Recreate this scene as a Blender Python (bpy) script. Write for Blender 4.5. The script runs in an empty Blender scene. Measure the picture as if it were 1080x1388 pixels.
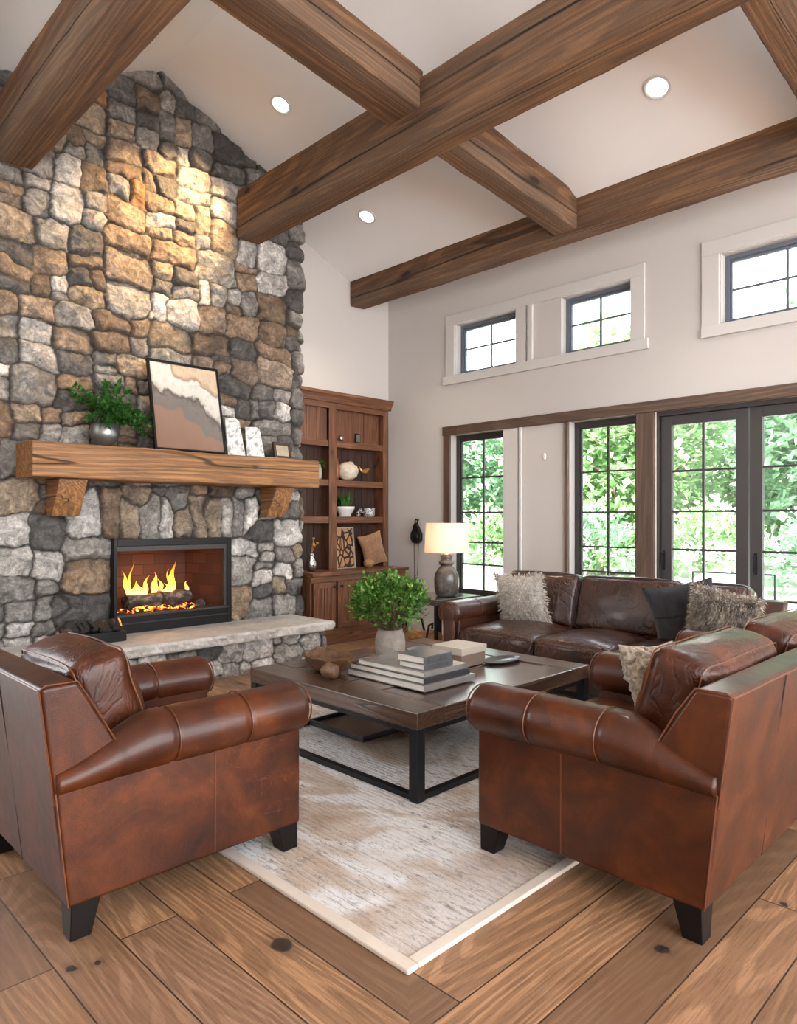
import bpy, math, random
import numpy as np
from mathutils import Vector, Matrix, noise as mnoise

PI = math.pi
SC = bpy.context.scene
COL = SC.collection
rnd = random.Random(7)

# ------------------------------------------------------------------ helpers
def link_mesh(name, verts, faces, mat, parent=None, smooth=False, bevel=0.0, seg=2, loc=None, rot=None, color=None, autos=None):
    me = bpy.data.meshes.new(name)
    me.from_pydata([tuple(v) for v in verts], [], [tuple(f) for f in faces])
    me.update()
    if mat: me.materials.append(mat)
    if smooth:
        me.polygons.foreach_set('use_smooth', [True]*len(me.polygons))
    if color is not None:
        ca = me.color_attributes.new('stone_colour', 'FLOAT_COLOR', 'POINT')
        ca.data.foreach_set('color', np.asarray(color, dtype=np.float32).ravel())
    o = bpy.data.objects.new(name, me)
    COL.objects.link(o)
    if parent: o.parent = parent
    if loc: o.location = loc
    if rot: o.rotation_euler = rot
    if bevel > 0:
        b = o.modifiers.new('bevel', 'BEVEL'); b.width = bevel; b.segments = seg; b.limit_method = 'ANGLE'
        b.angle_limit = math.radians(35)
        me.polygons.foreach_set('use_smooth', [True]*len(me.polygons))
        try:
            b.harden_normals = True
        except Exception: pass
    return o

class MB:
    """collects simple shapes, links them as ONE mesh object"""
    def __init__(s): s.v = []; s.f = []
    def add(s, vs, fs):
        n = len(s.v); s.v += [tuple(v) for v in vs]; s.f += [tuple(i+n for i in f) for f in fs]; return s
    def box(s, x0, x1, y0, y1, z0, z1):
        vs = [(x0,y0,z0),(x1,y0,z0),(x1,y1,z0),(x0,y1,z0),(x0,y0,z1),(x1,y0,z1),(x1,y1,z1),(x0,y1,z1)]
        return s.add(vs, [(3,2,1,0),(4,5,6,7),(0,1,5,4),(1,2,6,5),(2,3,7,6),(3,0,4,7)])
    def prism(s, poly, axis, a, b):
        """poly: ccw 2d points; axis 'x': (y,z); 'y': (x,z); 'z': (x,y)"""
        def P(p, t):
            return {'x': (t, p[0], p[1]), 'y': (p[0], t, p[1]), 'z': (p[0], p[1], t)}[axis]
        n = len(poly)
        vs = [P(p, a) for p in poly] + [P(p, b) for p in poly]
        fs = [tuple(range(n)), tuple(range(2*n-1, n-1, -1))]
        for i in range(n):
            j = (i+1) % n; fs.append((i, i+n, j+n, j))
        if axis == 'y': fs = [tuple(reversed(f)) for f in fs]
        fs = [tuple(reversed(f)) for f in fs]
        return s.add(vs, fs)
    def loft(s, rings, closed=True, cap=True):
        n = len(rings[0]); vs = [p for r in rings for p in r]; fs = []
        for k in range(len(rings)-1):
            for i in range(n if closed else n-1):
                j = (i+1) % n
                fs.append((k*n+i, k*n+j, (k+1)*n+j, (k+1)*n+i))
        if cap and closed:
            fs.append(tuple(range(n-1, -1, -1))); fs.append(tuple((len(rings)-1)*n+i for i in range(n)))
        return s.add(vs, fs)
    def tube(s, pts, r, n=8, closed=False):
        pts = [Vector(p) for p in pts]; m = len(pts); rings = []
        up = Vector((0, 0, 1)); prev = None
        for k, p in enumerate(pts):
            if closed: t = pts[(k+1) % m]-pts[k-1]
            else: t = pts[min(k+1, m-1)]-pts[max(k-1, 0)]
            t = t.normalized() if t.length > 1e-9 else Vector((0, 0, 1))
            if prev is None:
                u = t.cross(up)
                if u.length < .05: u = t.cross(Vector((1, 0, 0)))
            else:
                u = prev - t*prev.dot(t)
                if u.length < 1e-6: u = t.cross(up)
            u.normalize(); prev = u; w = t.cross(u)
            rr = r[k] if isinstance(r, (list, tuple)) else r
            rings.append([p+(u*math.cos(2*PI*i/n)+w*math.sin(2*PI*i/n))*rr for i in range(n)])
        if closed: rings.append(rings[0])
        return s.loft(rings, cap=not closed)
    def lathe(s, prof, c=(0, 0, 0), n=32, wob=0.0, cap=True):
        rings = []
        for r, z in prof:
            rings.append([(c[0]+r*math.cos(2*PI*i/n)*(1+wob*math.sin(i*2.3+z*20)), c[1]+r*math.sin(2*PI*i/n)*(1+wob*math.cos(i*1.7+z*15)), c[2]+z) for i in range(n)])
        return s.loft(rings, cap=cap)
    def grid(s, fn, nu, nv):
        vs = [fn(i/nu, j/nv) for j in range(nv+1) for i in range(nu+1)]
        fs = [(j*(nu+1)+i, j*(nu+1)+i+1, (j+1)*(nu+1)+i+1, (j+1)*(nu+1)+i) for j in range(nv) for i in range(nu)]
        return s.add(vs, fs)
    def build(s, name, mat, parent=None, smooth=False, bevel=0.0, seg=2, loc=None, rot=None, label=None):
        o = link_mesh(name, s.v, s.f, mat, parent, smooth, bevel, seg, loc, rot)
        if label: o['label'] = label
        return o

def tag(o, label, cat, group=None, kind=None):
    o['label'] = label; o['category'] = cat
    if group: o['group'] = group
    if kind: o['kind'] = kind
    return o

def thing(name, label, cat, loc=(0, 0, 0), rz=0.0, group=None):
    o = bpy.data.objects.new(name, None); COL.objects.link(o); o.empty_display_size = .1
    o.location = loc; o.rotation_euler = (0, 0, rz)
    return tag(o, label, cat, group)

def struct(o):
    o['kind'] = 'structure'; return o

def copy_tree(src, label=None, parent=None):
    c = src.copy(); COL.objects.link(c)
    if parent: c.parent = parent
    if label: c['label'] = label
    for ch in list(src.children): copy_tree(ch, None, c)
    return c

def rbox(dims, r, n=10, puff=(0, 0, 0), fn=None, center=(0, 0, 0)):
    """rounded box with puffed faces. dims = half sizes, dense grid. returns verts, faces"""
    a = dims
    V = {}; vs = []; fs = []
    def ticks(h):
        e = [-h, -h+r*.12, -h+r*.35, -h+r*.65, -h+r]
        inner = [-h+r+(2*h-2*r)*k/n for k in range(1, n)]
        return e+inner+[-t for t in reversed(e)]
    T = [ticks(h) for h in a]
    def vert(q):
        key = tuple(round(c, 6) for c in q)
        if key in V: return V[key]
        inner = [max(-(a[i]-r), min(a[i]-r, q[i])) for i in range(3)]
        d = Vector([q[i]-inner[i] for i in range(3)])
        d.normalize()
        p = Vector(inner)+d*r
        un = [q[i]/a[i] for i in range(3)]
        for i in range(3):
            if puff[i]:
                j, k = [t for t in range(3) if t != i]
                p[i] += puff[i]*un[i]*max(0, (1-un[j]**2))**.6*max(0, (1-un[k]**2))**.6
        if fn: p = fn(p, un)
        V[key] = len(vs); vs.append((p[0]+center[0], p[1]+center[1], p[2]+center[2])); return V[key]
    for ax in range(3):
        j, k = (ax+1) % 3, (ax+2) % 3
        for s in (-1, 1):
            for u in range(len(T[j])-1):
                for w in range(len(T[k])-1):
                    quad = []
                    for (du, dw) in ((0, 0), (1, 0), (1, 1), (0, 1)):
                        q = [0, 0, 0]; q[ax] = s*a[ax]; q[j] = T[j][u+du]; q[k] = T[k][w+dw]
                        quad.append(vert(q))
                    if s < 0: quad.reverse()
                    if len(set(quad)) == 4: fs.append(tuple(quad))
    return vs, fs

def nz(p, s=1.0, seed=0.0):
    return mnoise.noise(Vector((p[0]*s+seed, p[1]*s-seed*.7, p[2]*s+seed*1.3)))

# ------------------------------------------------------------------ node materials
class NT:
    def __init__(s, name):
        s.m = bpy.data.materials.new(name); s.m.use_nodes = True
        s.t = s.m.node_tree; s.t.nodes.clear()
        s.out = s.n('ShaderNodeOutputMaterial')
    def n(s, typ, props=None, ins=None):
        nd = s.t.nodes.new(typ)
        for k, v in (props or {}).items(): setattr(nd, k, v)
        for k, v in (ins or {}).items():
            i = nd.inputs[k]
            if isinstance(v, bpy.types.NodeSocket): s.t.links.new(v, i)
            else: i.default_value = v
        return nd
    def obj(s): return s.n('ShaderNodeTexCoord').outputs['Object']
    def pos(s): return s.n('ShaderNodeNewGeometry').outputs['Position']
    def mapp(s, vec, scale=(1, 1, 1), rot=(0, 0, 0), loc=(0, 0, 0)):
        return s.n('ShaderNodeMapping', None, {'Vector': vec, 'Scale': scale, 'Rotation': rot, 'Location': loc}).outputs[0]
    def noise(s, vec, scale=5, detail=4, rough=.55, dist=0.0):
        return s.n('ShaderNodeTexNoise', None, {'Vector': vec, 'Scale': scale, 'Detail': detail, 'Roughness': rough, 'Distortion': dist}).outputs[0]
    def vor(s, vec, scale=5, feature='F1', rand=1.0, out=0):
        return s.n('ShaderNodeTexVoronoi', {'feature': feature}, {'Vector': vec, 'Scale': scale, 'Randomness': rand}).outputs[out]
    def ramp(s, fac, stops, interp='LINEAR'):
        r = s.n('ShaderNodeValToRGB', None, {'Fac': fac}); cr = r.color_ramp; cr.interpolation = interp
        while len(cr.elements) < len(stops): cr.elements.new(.5)
        for e, (p, c) in zip(cr.elements, stops):
            e.position = p; e.color = (c if len(c) == 4 else (*c, 1)) if not isinstance(c, (int, float)) else (c, c, c, 1)
        return r.outputs[0]
    def mix(s, fac, a, b, mode='MIX'):
        m = s.n('ShaderNodeMix', {'data_type': 'RGBA', 'blend_type': mode})
        for idx, v in ((0, fac), (6, a), (7, b)):
            if isinstance(v, bpy.types.NodeSocket): s.t.links.new(v, m.inputs[idx])
            elif isinstance(v, (int, float)) and idx: m.inputs[idx].default_value = (v, v, v, 1)
            elif idx: m.inputs[idx].default_value = v if len(v) == 4 else (*v, 1)
            else: m.inputs[idx].default_value = v
        return m.outputs[2]
    def math(s, op, a, b=0.0, c=None):
        m = s.n('ShaderNodeMath', {'operation': op}, {0: a, 1: b})
        if c is not None:
            if isinstance(c, bpy.types.NodeSocket): s.t.links.new(c, m.inputs[2])
            else: m.inputs[2].default_value = c
        return m.outputs[0]
    def bump(s, h, strength=.3, dist=.01, normal=None):
        ins = {'Height': h, 'Strength': strength, 'Distance': dist}
        if normal is not None: ins['Normal'] = normal
        return s.n('ShaderNodeBump', None, ins).outputs[0]
    def bsdf(s, color, rough=.5, normal=None, metal=0.0, spec=.5, coat=0.0, coat_rough=.2, sheen=0.0, extra=None):
        ins = {'Base Color': color if isinstance(color, bpy.types.NodeSocket) or len(color) == 4 else (*color, 1),
               'Roughness': rough, 'Metallic': metal, 'Specular IOR Level': spec, 'Coat Weight': coat, 'Coat Roughness': coat_rough, 'Sheen Weight': sheen}
        if normal is not None: ins['Normal'] = normal
        if extra: ins.update(extra)
        b = s.n('ShaderNodeBsdfPrincipled', None, ins)
        s.t.links.new(b.outputs[0], s.out.inputs[0]); return s.m

def plain(name, col, rough=.5, metal=0.0, spec=.5, var=.12, vscale=6, bump=.0, bscale=60, coat=0.0):
    t = NT(name); o = t.obj(); f = t.noise(o, vscale, 5)
    c = t.mix(f, tuple(max(0, x*(1-var)) for x in col), tuple(min(1, x*(1+var)) for x in col))
    nrm = t.bump(t.noise(o, bscale, 4), bump, .01) if bump else None
    return t.bsdf(c, rough, nrm, metal, spec, coat)

def wood(name, c1, c2, dark, axis='X', scale=1.0, rough=.6, crack=.5, knots=.5, bump=.4, coat=0.0, saw=0.0, grey=0.0):
    """grain runs along the object's own axis"""
    t = NT(name); o = t.obj()
    st = {'X': (.1, 1, 1), 'Y': (1, .1, 1), 'Z': (1, 1, .1)}[axis]
    o1 = t.mapp(o, tuple(q*scale for q in st))
    warp = t.noise(o1, 3.0, 3)
    big = t.noise(o1, 4.5, 4, .6, 1.2)
    fine_v = t.mapp(o, tuple((q*scale if q == 1 else .25*q*scale) for q in st))
    fine = t.noise(fine_v, 55, 5, .65, .4)
    cloud = t.noise(o, 1.7*scale, 4, .6)
    base = t.ramp(big, [(.28, c2), (.5, c1), (.72, tuple(x*1.12 for x in c1))])
    base = t.mix(t.ramp(cloud, [(.35, 0.0), (.68, .55)]), base, c2)
    gl = t.math('SINE', t.math('MULTIPLY', t.noise(t.mapp(o, tuple((1.4*scale if q == 1 else .10*scale) for q in st)), 1.5, 1, .4, .2), 150.0))
    base = t.mix(t.ramp(gl, [(.0, .42), (.45, 0.0)]), base, dark)
    base = t.mix(t.ramp(fine, [(.38, .65), (.58, 0.0)]), base, dark)
    if grey:
        base = t.mix(t.math('MULTIPLY', t.ramp(t.noise(o1, 1.3, 3), [(.46, 0.0), (.66, 1.0)]), grey), base, (.20, .155, .120))
    h = t.math('ADD', t.math('MULTIPLY', fine, .5), big)
    if crack:
        cv = t.mapp(o, tuple((q*scale if q == 1 else q*.55*scale) for q in st))
        cw = t.noise(cv, 3.4, 2, .45, .25)
        d = t.math('ABSOLUTE', t.math('SUBTRACT', cw, .5))
        gate = t.ramp(t.noise(o1, 2.2, 2), [(.47, 0.0), (.58, 1.0)])
        line = t.math('MULTIPLY', t.ramp(d, [(0.0, 1.0), (.002+.003*crack, .9), (.006+.006*crack, 0.0)]), gate)
        base = t.mix(t.math('MULTIPLY', line, .9), base, tuple(x*.35 for x in dark))
        h = t.math('SUBTRACT', h, t.math('MULTIPLY', line, 1.6))
    if knots:
        kv = t.mapp(o, tuple((1.0*scale if q == 1 else .42*scale) for q in st))
        kd = t.vor(t.mix(.06, kv, t.n('ShaderNodeTexNoise', None, {'Vector': kv, 'Scale': 6.0}).outputs[1]), 2.6)
        k = t.ramp(kd, [(.0, 1.0), (.035+.03*knots, .9), (.06+.05*knots, .25), (.13+.06*knots, 0.0)])
        base = t.mix(k, base, tuple(x*.4 for x in dark))
        h = t.math('SUBTRACT', h, t.math('MULTIPLY', k, .7))
    if saw:
        sv = t.mapp(o, {'X': (1, .15, .15), 'Y': (.15, 1, .15), 'Z': (.15, .15, 1)}[axis])
        h = t.math('ADD', h, t.math('MULTIPLY', t.noise(sv, 9, 4), saw))
    return t.bsdf(base, rough, t.bump(h, bump, .02), coat=coat)

MT = {}
# reclaimed timbers
MT['beam'] = wood('weathered_timber', (.245, .122, .053), (.125, .058, .025), (.034, .015, .007), 'X', 1.0, .8, 1.0, .55, .9, saw=.5, grey=.45)
MT['mantel'] = wood('honey_timber', (.42, .20, .070), (.28, .125, .042), (.075, .030, .011), 'X', 1.1, .55, 1.0, .45, .5)
MT['cab_v'] = wood('cabinet_wood_upright', (.235, .098, .047), (.145, .056, .027), (.05, .018, .009), 'Z', 1.6, .42, .3, .2, .18)
MT['cab_h'] = wood('cabinet_wood_level', (.25, .105, .050), (.155, .060, .029), (.055, .020, .010), 'Y', 1.6, .42, .2, .1, .18)
MT['cab_dark'] = wood('cabinet_back_wood', (.070, .027, .014), (.040, .015, .008), (.015, .006, .004), 'Z', 1.6, .5, .2, .2, .15)
MT['table'] = wood('table_plank_wood', (.120, .064, .042), (.062, .033, .023), (.014, .008, .006), 'Y', 1.3, .26, .5, .5, .14, coat=.7)
MT['table_x'] = wood('table_cross_wood', (.130, .068, .042), (.068, .035, .023), (.014, .008, .006), 'X', 1.3, .29, .3, .3, .14, coat=.5)
MT['trimwood'] = wood('window_trim_wood', (.150, .095, .068), (.110, .067, .047), (.05, .03, .02), 'X', 1.0, .5, 0, .1, .2)
MT['trimwood_v'] = wood('window_trim_wood_upright', (.150, .095, .068), (.110, .067, .047), (.05, .03, .02), 'Z', 1.0, .5, 0, .1, .2)
MT['log'] = wood('split_log_wood', (.62, .36, .16), (.48, .25, .10), (.2, .09, .035), 'X', 3, .7, .3, .1, .4)
MT['driftwood'] = wood('carved_bowl_wood', (.20, .095, .036), (.11, .048, .019), (.03, .012, .006), 'X', 4, .35, .9, .4, .5, coat=.2)
MT['bark'] = plain('tree_bark', (.17, .12, .09), .9, var=.4, vscale=9, bump=.6, bscale=25)
MT['twig'] = plain('plant_stem', (.10, .07, .035), .8)

MT['wall'] = plain('painted_wall', (.56, .54, .525), .75, var=.012, vscale=1.2, bump=.02, bscale=220)
MT['white'] = plain('white_trim_paint', (.60, .595, .585), .5, var=.01)
MT['ceil'] = plain('ceiling_paint', (.875, .89, .91), .8, var=.01)
MT['blacksteel'] = plain('black_steel', (.012, .012, .014), .45, metal=.3, var=.2, spec=.3)
MT['frame'] = plain('dark_window_frame', (.034, .031, .031), .5, var=.1)
MT['doorframe'] = plain('charcoal_door_frame', (.044, .040, .041), .5, var=.08)
MT['blackpaint'] = plain('black_enamel', (.006, .006, .007), .4, var=.2, spec=.3)
MT['legwood'] = plain('espresso_leg', (.005, .0035, .003), .4, var=.3, spec=.25)
MT['pewter'] = plain('brushed_pewter', (.25, .25, .25), .33, metal=.85, var=.25, vscale=5)
MT['chrome'] = plain('silver', (.6, .6, .6), .15, metal=1.0)
MT['brass'] = plain('aged_brass', (.55, .33, .10), .35, metal=.8, var=.25)
MT['porcelain'] = plain('white_porcelain', (.68, .69, .68), .3)
MT['cream'] = plain('cream_card', (.40, .35, .29), .55, var=.06)

def mk_glass():
    t = NT('window_glass')
    tr = t.n('ShaderNodeBsdfTransparent', None, {'Color': (.97, .985, .98, 1)})
    gl = t.n('ShaderNodeBsdfGlossy', None, {'Color': (1, 1, 1, 1), 'Roughness': .02})
    fr = t.n('ShaderNodeFresnel', None, {'IOR': 1.35})
    m = t.n('ShaderNodeMixShader', None, {0: fr.outputs[0], 1: tr.outputs[0], 2: gl.outputs[0]})
    t.t.links.new(m.outputs[0], t.out.inputs[0]); return t.m
MT['glass'] = mk_glass()

def wrinkles(t, p, k):
    a = t.noise(t.mapp(p, (1, 1, .55)), 8.5, 3, .5, 1.4)
    b = t.math('ABSOLUTE', t.math('SUBTRACT', a, .5))
    w = t.ramp(b, [(0, 0.0), (.05, .75), (.14, 1.0)])
    g = t.ramp(t.noise(p, 4.2, 2), [(.38, .25), (.62, 1.0)])
    return t.math('MULTIPLY', t.math('MULTIPLY', w, g), k)
def mk_leather(name='cognac_leather', wrinkle=0.0):
    t = NT(name); o = t.obj()
    p = t.pos()
    cloud = t.noise(p, 3.2, 6, .62, .8)
    mott = t.noise(p, 14, 5, .6)
    c = t.ramp(cloud, [(.28, (.016, .0034, .0010)), (.50, (.056, .0120, .0022)), (.74, (.118, .0290, .0055))])
    c = t.mix(t.ramp(mott, [(.35, .35), (.6, 0.0)]), c, (.020, .0048, .002))
    # pull marks: thin pale creases
    w = t.noise(t.mapp(p, (1, 1, 1)), 5.5, 2, .5, 1.6)
    d = t.math('ABSOLUTE', t.math('SUBTRACT', w, .5))
    gate = t.ramp(t.noise(p, 2.3, 2), [(.52, 0.0), (.66, .5)])
    sc = t.math('MULTIPLY', t.ramp(d, [(0, 1.0), (.006, 0.0)]), gate)
    c = t.mix(sc, c, (.17, .055, .02))
    grain = t.vor(p, 330, 'F1')
    h = t.math('ADD', t.math('MULTIPLY', grain, .25), t.math('MULTIPLY', t.noise(p, 26, 4), .8))
    if wrinkle: h = t.math('ADD', h, wrinkles(t, p, wrinkle))
    r = t.n('ShaderNodeMapRange', None, {'Value': mott, 'To Min': .33, 'To Max': .48}).outputs[0]
    return t.bsdf(c, r, t.bump(h, .30, .006), spec=.27, coat=.22, coat_rough=.16)
MT['leather'] = mk_leather()
MT['leather_soft'] = mk_leather('cognac_cushion_leather', 3.2)
def mk_leather_dark(name='chestnut_leather', wrinkle=0.0):
    t = NT(name); p = t.pos()
    cloud = t.noise(p, 3.6, 6, .62, .8); mott = t.noise(p, 14, 5, .6)
    c = t.ramp(cloud, [(.28, (.013, .0035, .002)), (.5, (.034, .0088, .0040)), (.74, (.068, .019, .0075))])
    grain = t.vor(p, 330, 'F1')
    h = t.math('ADD', t.math('MULTIPLY', grain, .25), t.math('MULTIPLY', t.noise(p, 22, 4), 1.0))
    if wrinkle: h = t.math('ADD', h, wrinkles(t, p, wrinkle))
    r = t.n('ShaderNodeMapRange', None, {'Value': mott, 'To Min': .24, 'To Max': .38}).outputs[0]
    return t.bsdf(c, r, t.bump(h, .45, .010), spec=.5, coat=.35, coat_rough=.16)
MT['leather2'] = mk_leather_dark()
MT['leather2_soft'] = mk_leather_dark('chestnut_cushion_leather', 2.6)
MT['piping'] = plain('leather_welt', (.115, .034, .011), .4, var=.25, vscale=12)
MT['seam'] = plain('leather_seam', (.018, .005, .003), .5)

def mk_stone():
    t = NT('fieldstone'); p = t.pos()
    a = t.n('ShaderNodeAttribute', {'attribute_name': 'stone_colour'})
    n1 = t.noise(p, 9, 8, .68, .8); n2 = t.noise(p, 38, 6, .7, .3); n3 = t.noise(t.mapp(p, (1, 1, 2.2), (.5, .3, 0)), 3.2, 5, .6, 2.0)
    m = t.ramp(n1, [(.30, .40), (.5, .95), (.68, 1.75)])
    c = t.mix(1.0, a.outputs['Color'], m, 'MULTIPLY')
    m2 = t.ramp(n2, [(.3, .55), (.52, 1.0), (.72, 1.5)])
    c = t.mix(.8, c, t.mix(1.0, c, m2, 'MULTIPLY'))
    vein = t.ramp(t.math('ABSOLUTE', t.math('SUBTRACT', n3, .5)), [(0, 1.0), (.02, 0.0)])
    c = t.mix(t.math('MULTIPLY', vein, .45), c, (.05, .045, .04))
    rust = t.ramp(t.noise(p, 5.1, 3), [(.6, 0.0), (.75, .5)])
    c = t.mix(t.math('MULTIPLY', rust, t.ramp(a.outputs['Alpha'], [(.5, 0.0), (1, 1.0)])), c, (.28, .14, .06))
    h = t.math('ADD', n1, t.math('MULTIPLY', n2, .45))
    cr = t.vor(t.mapp(p, (1, 1, 1.6)), 7.5, 'F1')
    h = t.math('ADD', h, t.math('MULTIPLY', cr, .8))
    return t.bsdf(c, .56, t.bump(h, 1.0, .035), spec=.5)
MT['stone'] = mk_stone()

def mk_slab():
    t = NT('hearth_slab_stone'); p = t.pos()
    n1 = t.noise(p, 6, 8, .65, .6); n2 = t.noise(p, 45, 6, .7)
    c = t.ramp(n1, [(.25, (.34, .32, .29)), (.5, (.50, .48, .45)), (.75, (.62, .60, .57))])
    c = t.mix(t.ramp(n2, [(.35, .35), (.5, 0.0)]), c, (.2, .19, .17))
    return t.bsdf(c, .55, t.bump(t.math('ADD', n1, n2), .4, .012))
MT['slab'] = mk_slab()

def mk_floor():
    t = NT('oak_plank_floor'); p = t.pos()
    sp = t.n('ShaderNodeSeparateXYZ', None, {0: p})
    side = t.math('GREATER_THAN', t.math('ADD', sp.outputs[0], sp.outputs[1]), .03)
    sw = t.n('ShaderNodeCombineXYZ', None, {0: sp.outputs[1], 1: sp.outputs[0], 2: 0.0}).outputs[0]
    vec = t.mix(side, p, sw)
    vec = t.mapp(vec, loc=(.37, .06, 0))
    br = t.n('ShaderNodeTexBrick', {'offset': .37, 'offset_frequency': 2, 'squash': 1.0},
             {'Vector': vec, 'Color1': (0, 0, 0, 1), 'Color2': (1, 1, 1, 1), 'Mortar': (.5, .5, .5, 1), 'Scale': 1.0,
              'Mortar Size': .003, 'Mortar Smooth': .2, 'Bias': 0.0, 'Brick Width': 1.9, 'Row Height': .205})
    pl = br.outputs['Color']
    off = t.n('ShaderNodeVectorMath', {'operation': 'SCALE'}, {0: pl, 'Scale': 23.0}).outputs[0]
    v2 = t.n('ShaderNodeVectorMath', {'operation': 'ADD'}, {0: vec, 1: off}).outputs[0]
    g1 = t.noise(t.mapp(v2, (.35, 3.2, 1)), 3.2, 5, .6, 1.6)
    g2 = t.noise(t.mapp(v2, (.05, 1, 1)), 120, 6, .75, .2)
    rings = t.math('SINE', t.math('MULTIPLY', t.noise(t.mapp(v2, (.22, 2.0, 1)), 1.25, 2, .35, .15), 230.0))
    base = t.ramp(pl, [(0, (.175, .098, .056)), (.3, (.34, .185, .096)), (.6, (.46, .255, .130)), (.8, (.27, .150, .085)), (1, (.38, .230, .140))])
    c = t.mix(t.ramp(g1, [(.32, .45), (.58, 0.0)]), base, (.12, .062, .034))
    c = t.mix(t.ramp(rings, [(.0, .5), (.6, 0.0)]), c, (.14, .072, .037))
    c = t.mix(t.ramp(g2, [(.40, .55), (.54, 0.0)]), c, (.12, .062, .033))
    kd = t.vor(t.mix(.03, t.mapp(v2, (.6, 1.0, 1)), t.n('ShaderNodeTexNoise', None, {'Vector': v2, 'Scale': 9.0}).outputs[1]), 1.35)
    k = t.ramp(kd, [(0, 1.0), (.032, .95), (.05, .35), (.13, 0.0)])
    c = t.mix(k, c, (.030, .018, .013))
    wp = t.mix(.04, p, t.n('ShaderNodeTexNoise', None, {'Vector': p, 'Scale': 14.0, 'Detail': 3.0}).outputs[1])
    for (kx, ky, kr) in ((-1.876, 1.329, .030), (-2.235, .80, .016), (-2.20, .87, .013), (-.997, 2.187, .024), (-1.62, .62, .012), (-.80, 2.75, .012)):
        dv = t.n('ShaderNodeVectorMath', {'operation': 'DISTANCE'}, {0: t.n('ShaderNodeVectorMath', {'operation': 'MULTIPLY'}, {0: wp, 1: (.98, 1.1, 0)}).outputs[0], 1: (kx*.96*.98+.02*.98, ky*.96*1.1+.02*1.1, 0)}).outputs['Value']
        c = t.mix(t.ramp(t.math('DIVIDE', dv, kr*4), [(0, 1.0), (.22, .95), (.30, .3), (.8, 0.0)]), c, (.028, .018, .015))
    c = t.mix(t.math('MULTIPLY', br.outputs['Fac'], .95), c, (.03, .017, .01))
    h = t.math('SUBTRACT', t.math('ADD', t.math('MULTIPLY', g2, .35), t.math('MULTIPLY', g1, .4)), br.outputs['Fac'])
    r = t.n('ShaderNodeMapRange', None, {'Value': g1, 'To Min': .36, 'To Max': .5}).outputs[0]
    return t.bsdf(c, r, t.bump(h, .35, .006), spec=.45)
MT['floor'] = mk_floor()

def mk_rug():
    t = NT('woven_rug'); p = t.pos()
    sp = t.n('ShaderNodeSeparateXYZ', None, {0: p})
    big = t.noise(t.mapp(p, (.8, 1.2, 1)), 1.5, 5, .55, .8)
    rib = t.noise(t.mapp(p, (1.2, 26, 1)), 1.6, 4, .6, .3)
    fleck = t.noise(t.mapp(p, (2, 7, 1)), 7, 6, .75, .6)
    c = t.ramp(big, [(.36, (.40, .27, .17)), (.44, (.52, .42, .33)), (.49, (.72, .70, .68)), (.75, (.86, .86, .85))])  # cream and tan weave; palest tones also carry painted sunlight
    mot = t.ramp(fleck, [(.38, .95), (.48, 0.0)])
    c = t.mix(t.math('MULTIPLY', mot, t.ramp(t.noise(p, 2.6, 3), [(.38, .35), (.60, 1.0)])), c, (.17, .14, .12))
    spk = t.ramp(t.noise(t.mapp(p, (7, 15, 1)), 6, 4, .7), [(.60, 0.0), (.66, .9)])
    c = t.mix(t.math('MULTIPLY', spk, t.ramp(t.noise(p, 1.9, 2), [(.46, 0.0), (.58, 1.0)])), c, (.07, .06, .055))
    # fine dark ribs that run along the rug
    w = t.n('ShaderNodeTexWave', {'wave_type': 'BANDS', 'bands_direction': 'Y'}, {'Vector': p, 'Scale': 11.0, 'Distortion': 2.2, 'Detail': 3.0, 'Detail Scale': 4.0}).outputs[1]
    c = t.mix(t.math('MULTIPLY', t.ramp(w, [(0, .7), (.12, 0.0)]), t.ramp(rib, [(.44, 0.0), (.56, 1.0)])), c, (.20, .165, .14))
    # tan bands inside the right-hand and near edges
    def band(sock, a, b):
        return t.math('MULTIPLY', t.math('GREATER_THAN', sock, a), t.math('LESS_THAN', sock, b))
    wob = t.math('ADD', sp.outputs[0], t.math('MULTIPLY', t.noise(p, 4, 4), .35))
    bx = t.n('ShaderNodeMapRange', None, {'Value': wob, 'From Min': -1.70, 'From Max': -1.60}).outputs[0]
    tanc = t.mix(t.ramp(fleck, [(.4, .7), (.55, 0.0)]), (.43, .30, .20), (.22, .14, .09))
    c = t.mix(t.math('MULTIPLY', bx, t.ramp(t.noise(p, 2.2, 3), [(.38, .35), (.6, .95)])), c, tanc)
    h = t.math('ADD', t.math('MULTIPLY', w, .5), fleck)
    h = t.math('ADD', h, t.noise(p, 130, 3))
    return t.bsdf(c, .95, t.bump(h, .8, .012), spec=.1, sheen=.3)
MT['rug'] = mk_rug()
MT['binding'] = plain('rug_binding', (.60, .52, .44), .9, var=.08, vscale=30, bump=.3, bscale=300)

def fabric(name, c1, c2, scale=120, rough=.95, bump=.5, vs=14):
    t = NT(name); o = t.obj()
    f = t.noise(o, vs, 6, .7); w = t.vor(o, scale)
    c = t.mix(t.ramp(f, [(.35, 0.0), (.62, 1.0)]), c1, c2)
    c = t.mix(t.ramp(w, [(.2, 0.0), (.7, .4)]), c, tuple(x*.5 for x in c1))
    return t.bsdf(c, rough, t.bump(t.math('ADD', w, f), bump, .006), spec=.2, sheen=.4)
MT['creamfab'] = fabric('cream_woven', (.42, .37, .31), (.70, .66, .60), 90, vs=22)
MT['charfab'] = fabric('charcoal_cloth', (.022, .020, .024), (.045, .042, .048), 240)
MT['furfab'] = fabric('brown_fur', (.09, .065, .045), (.60, .52, .43), 100, vs=16)
MT['knit'] = fabric('beige_knit', (.14, .10, .07), (.52, .44, .35), 60, vs=34)
MT['tanfab'] = fabric('tan_cloth', (.30, .16, .09), (.42, .24, .14), 120)
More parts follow.
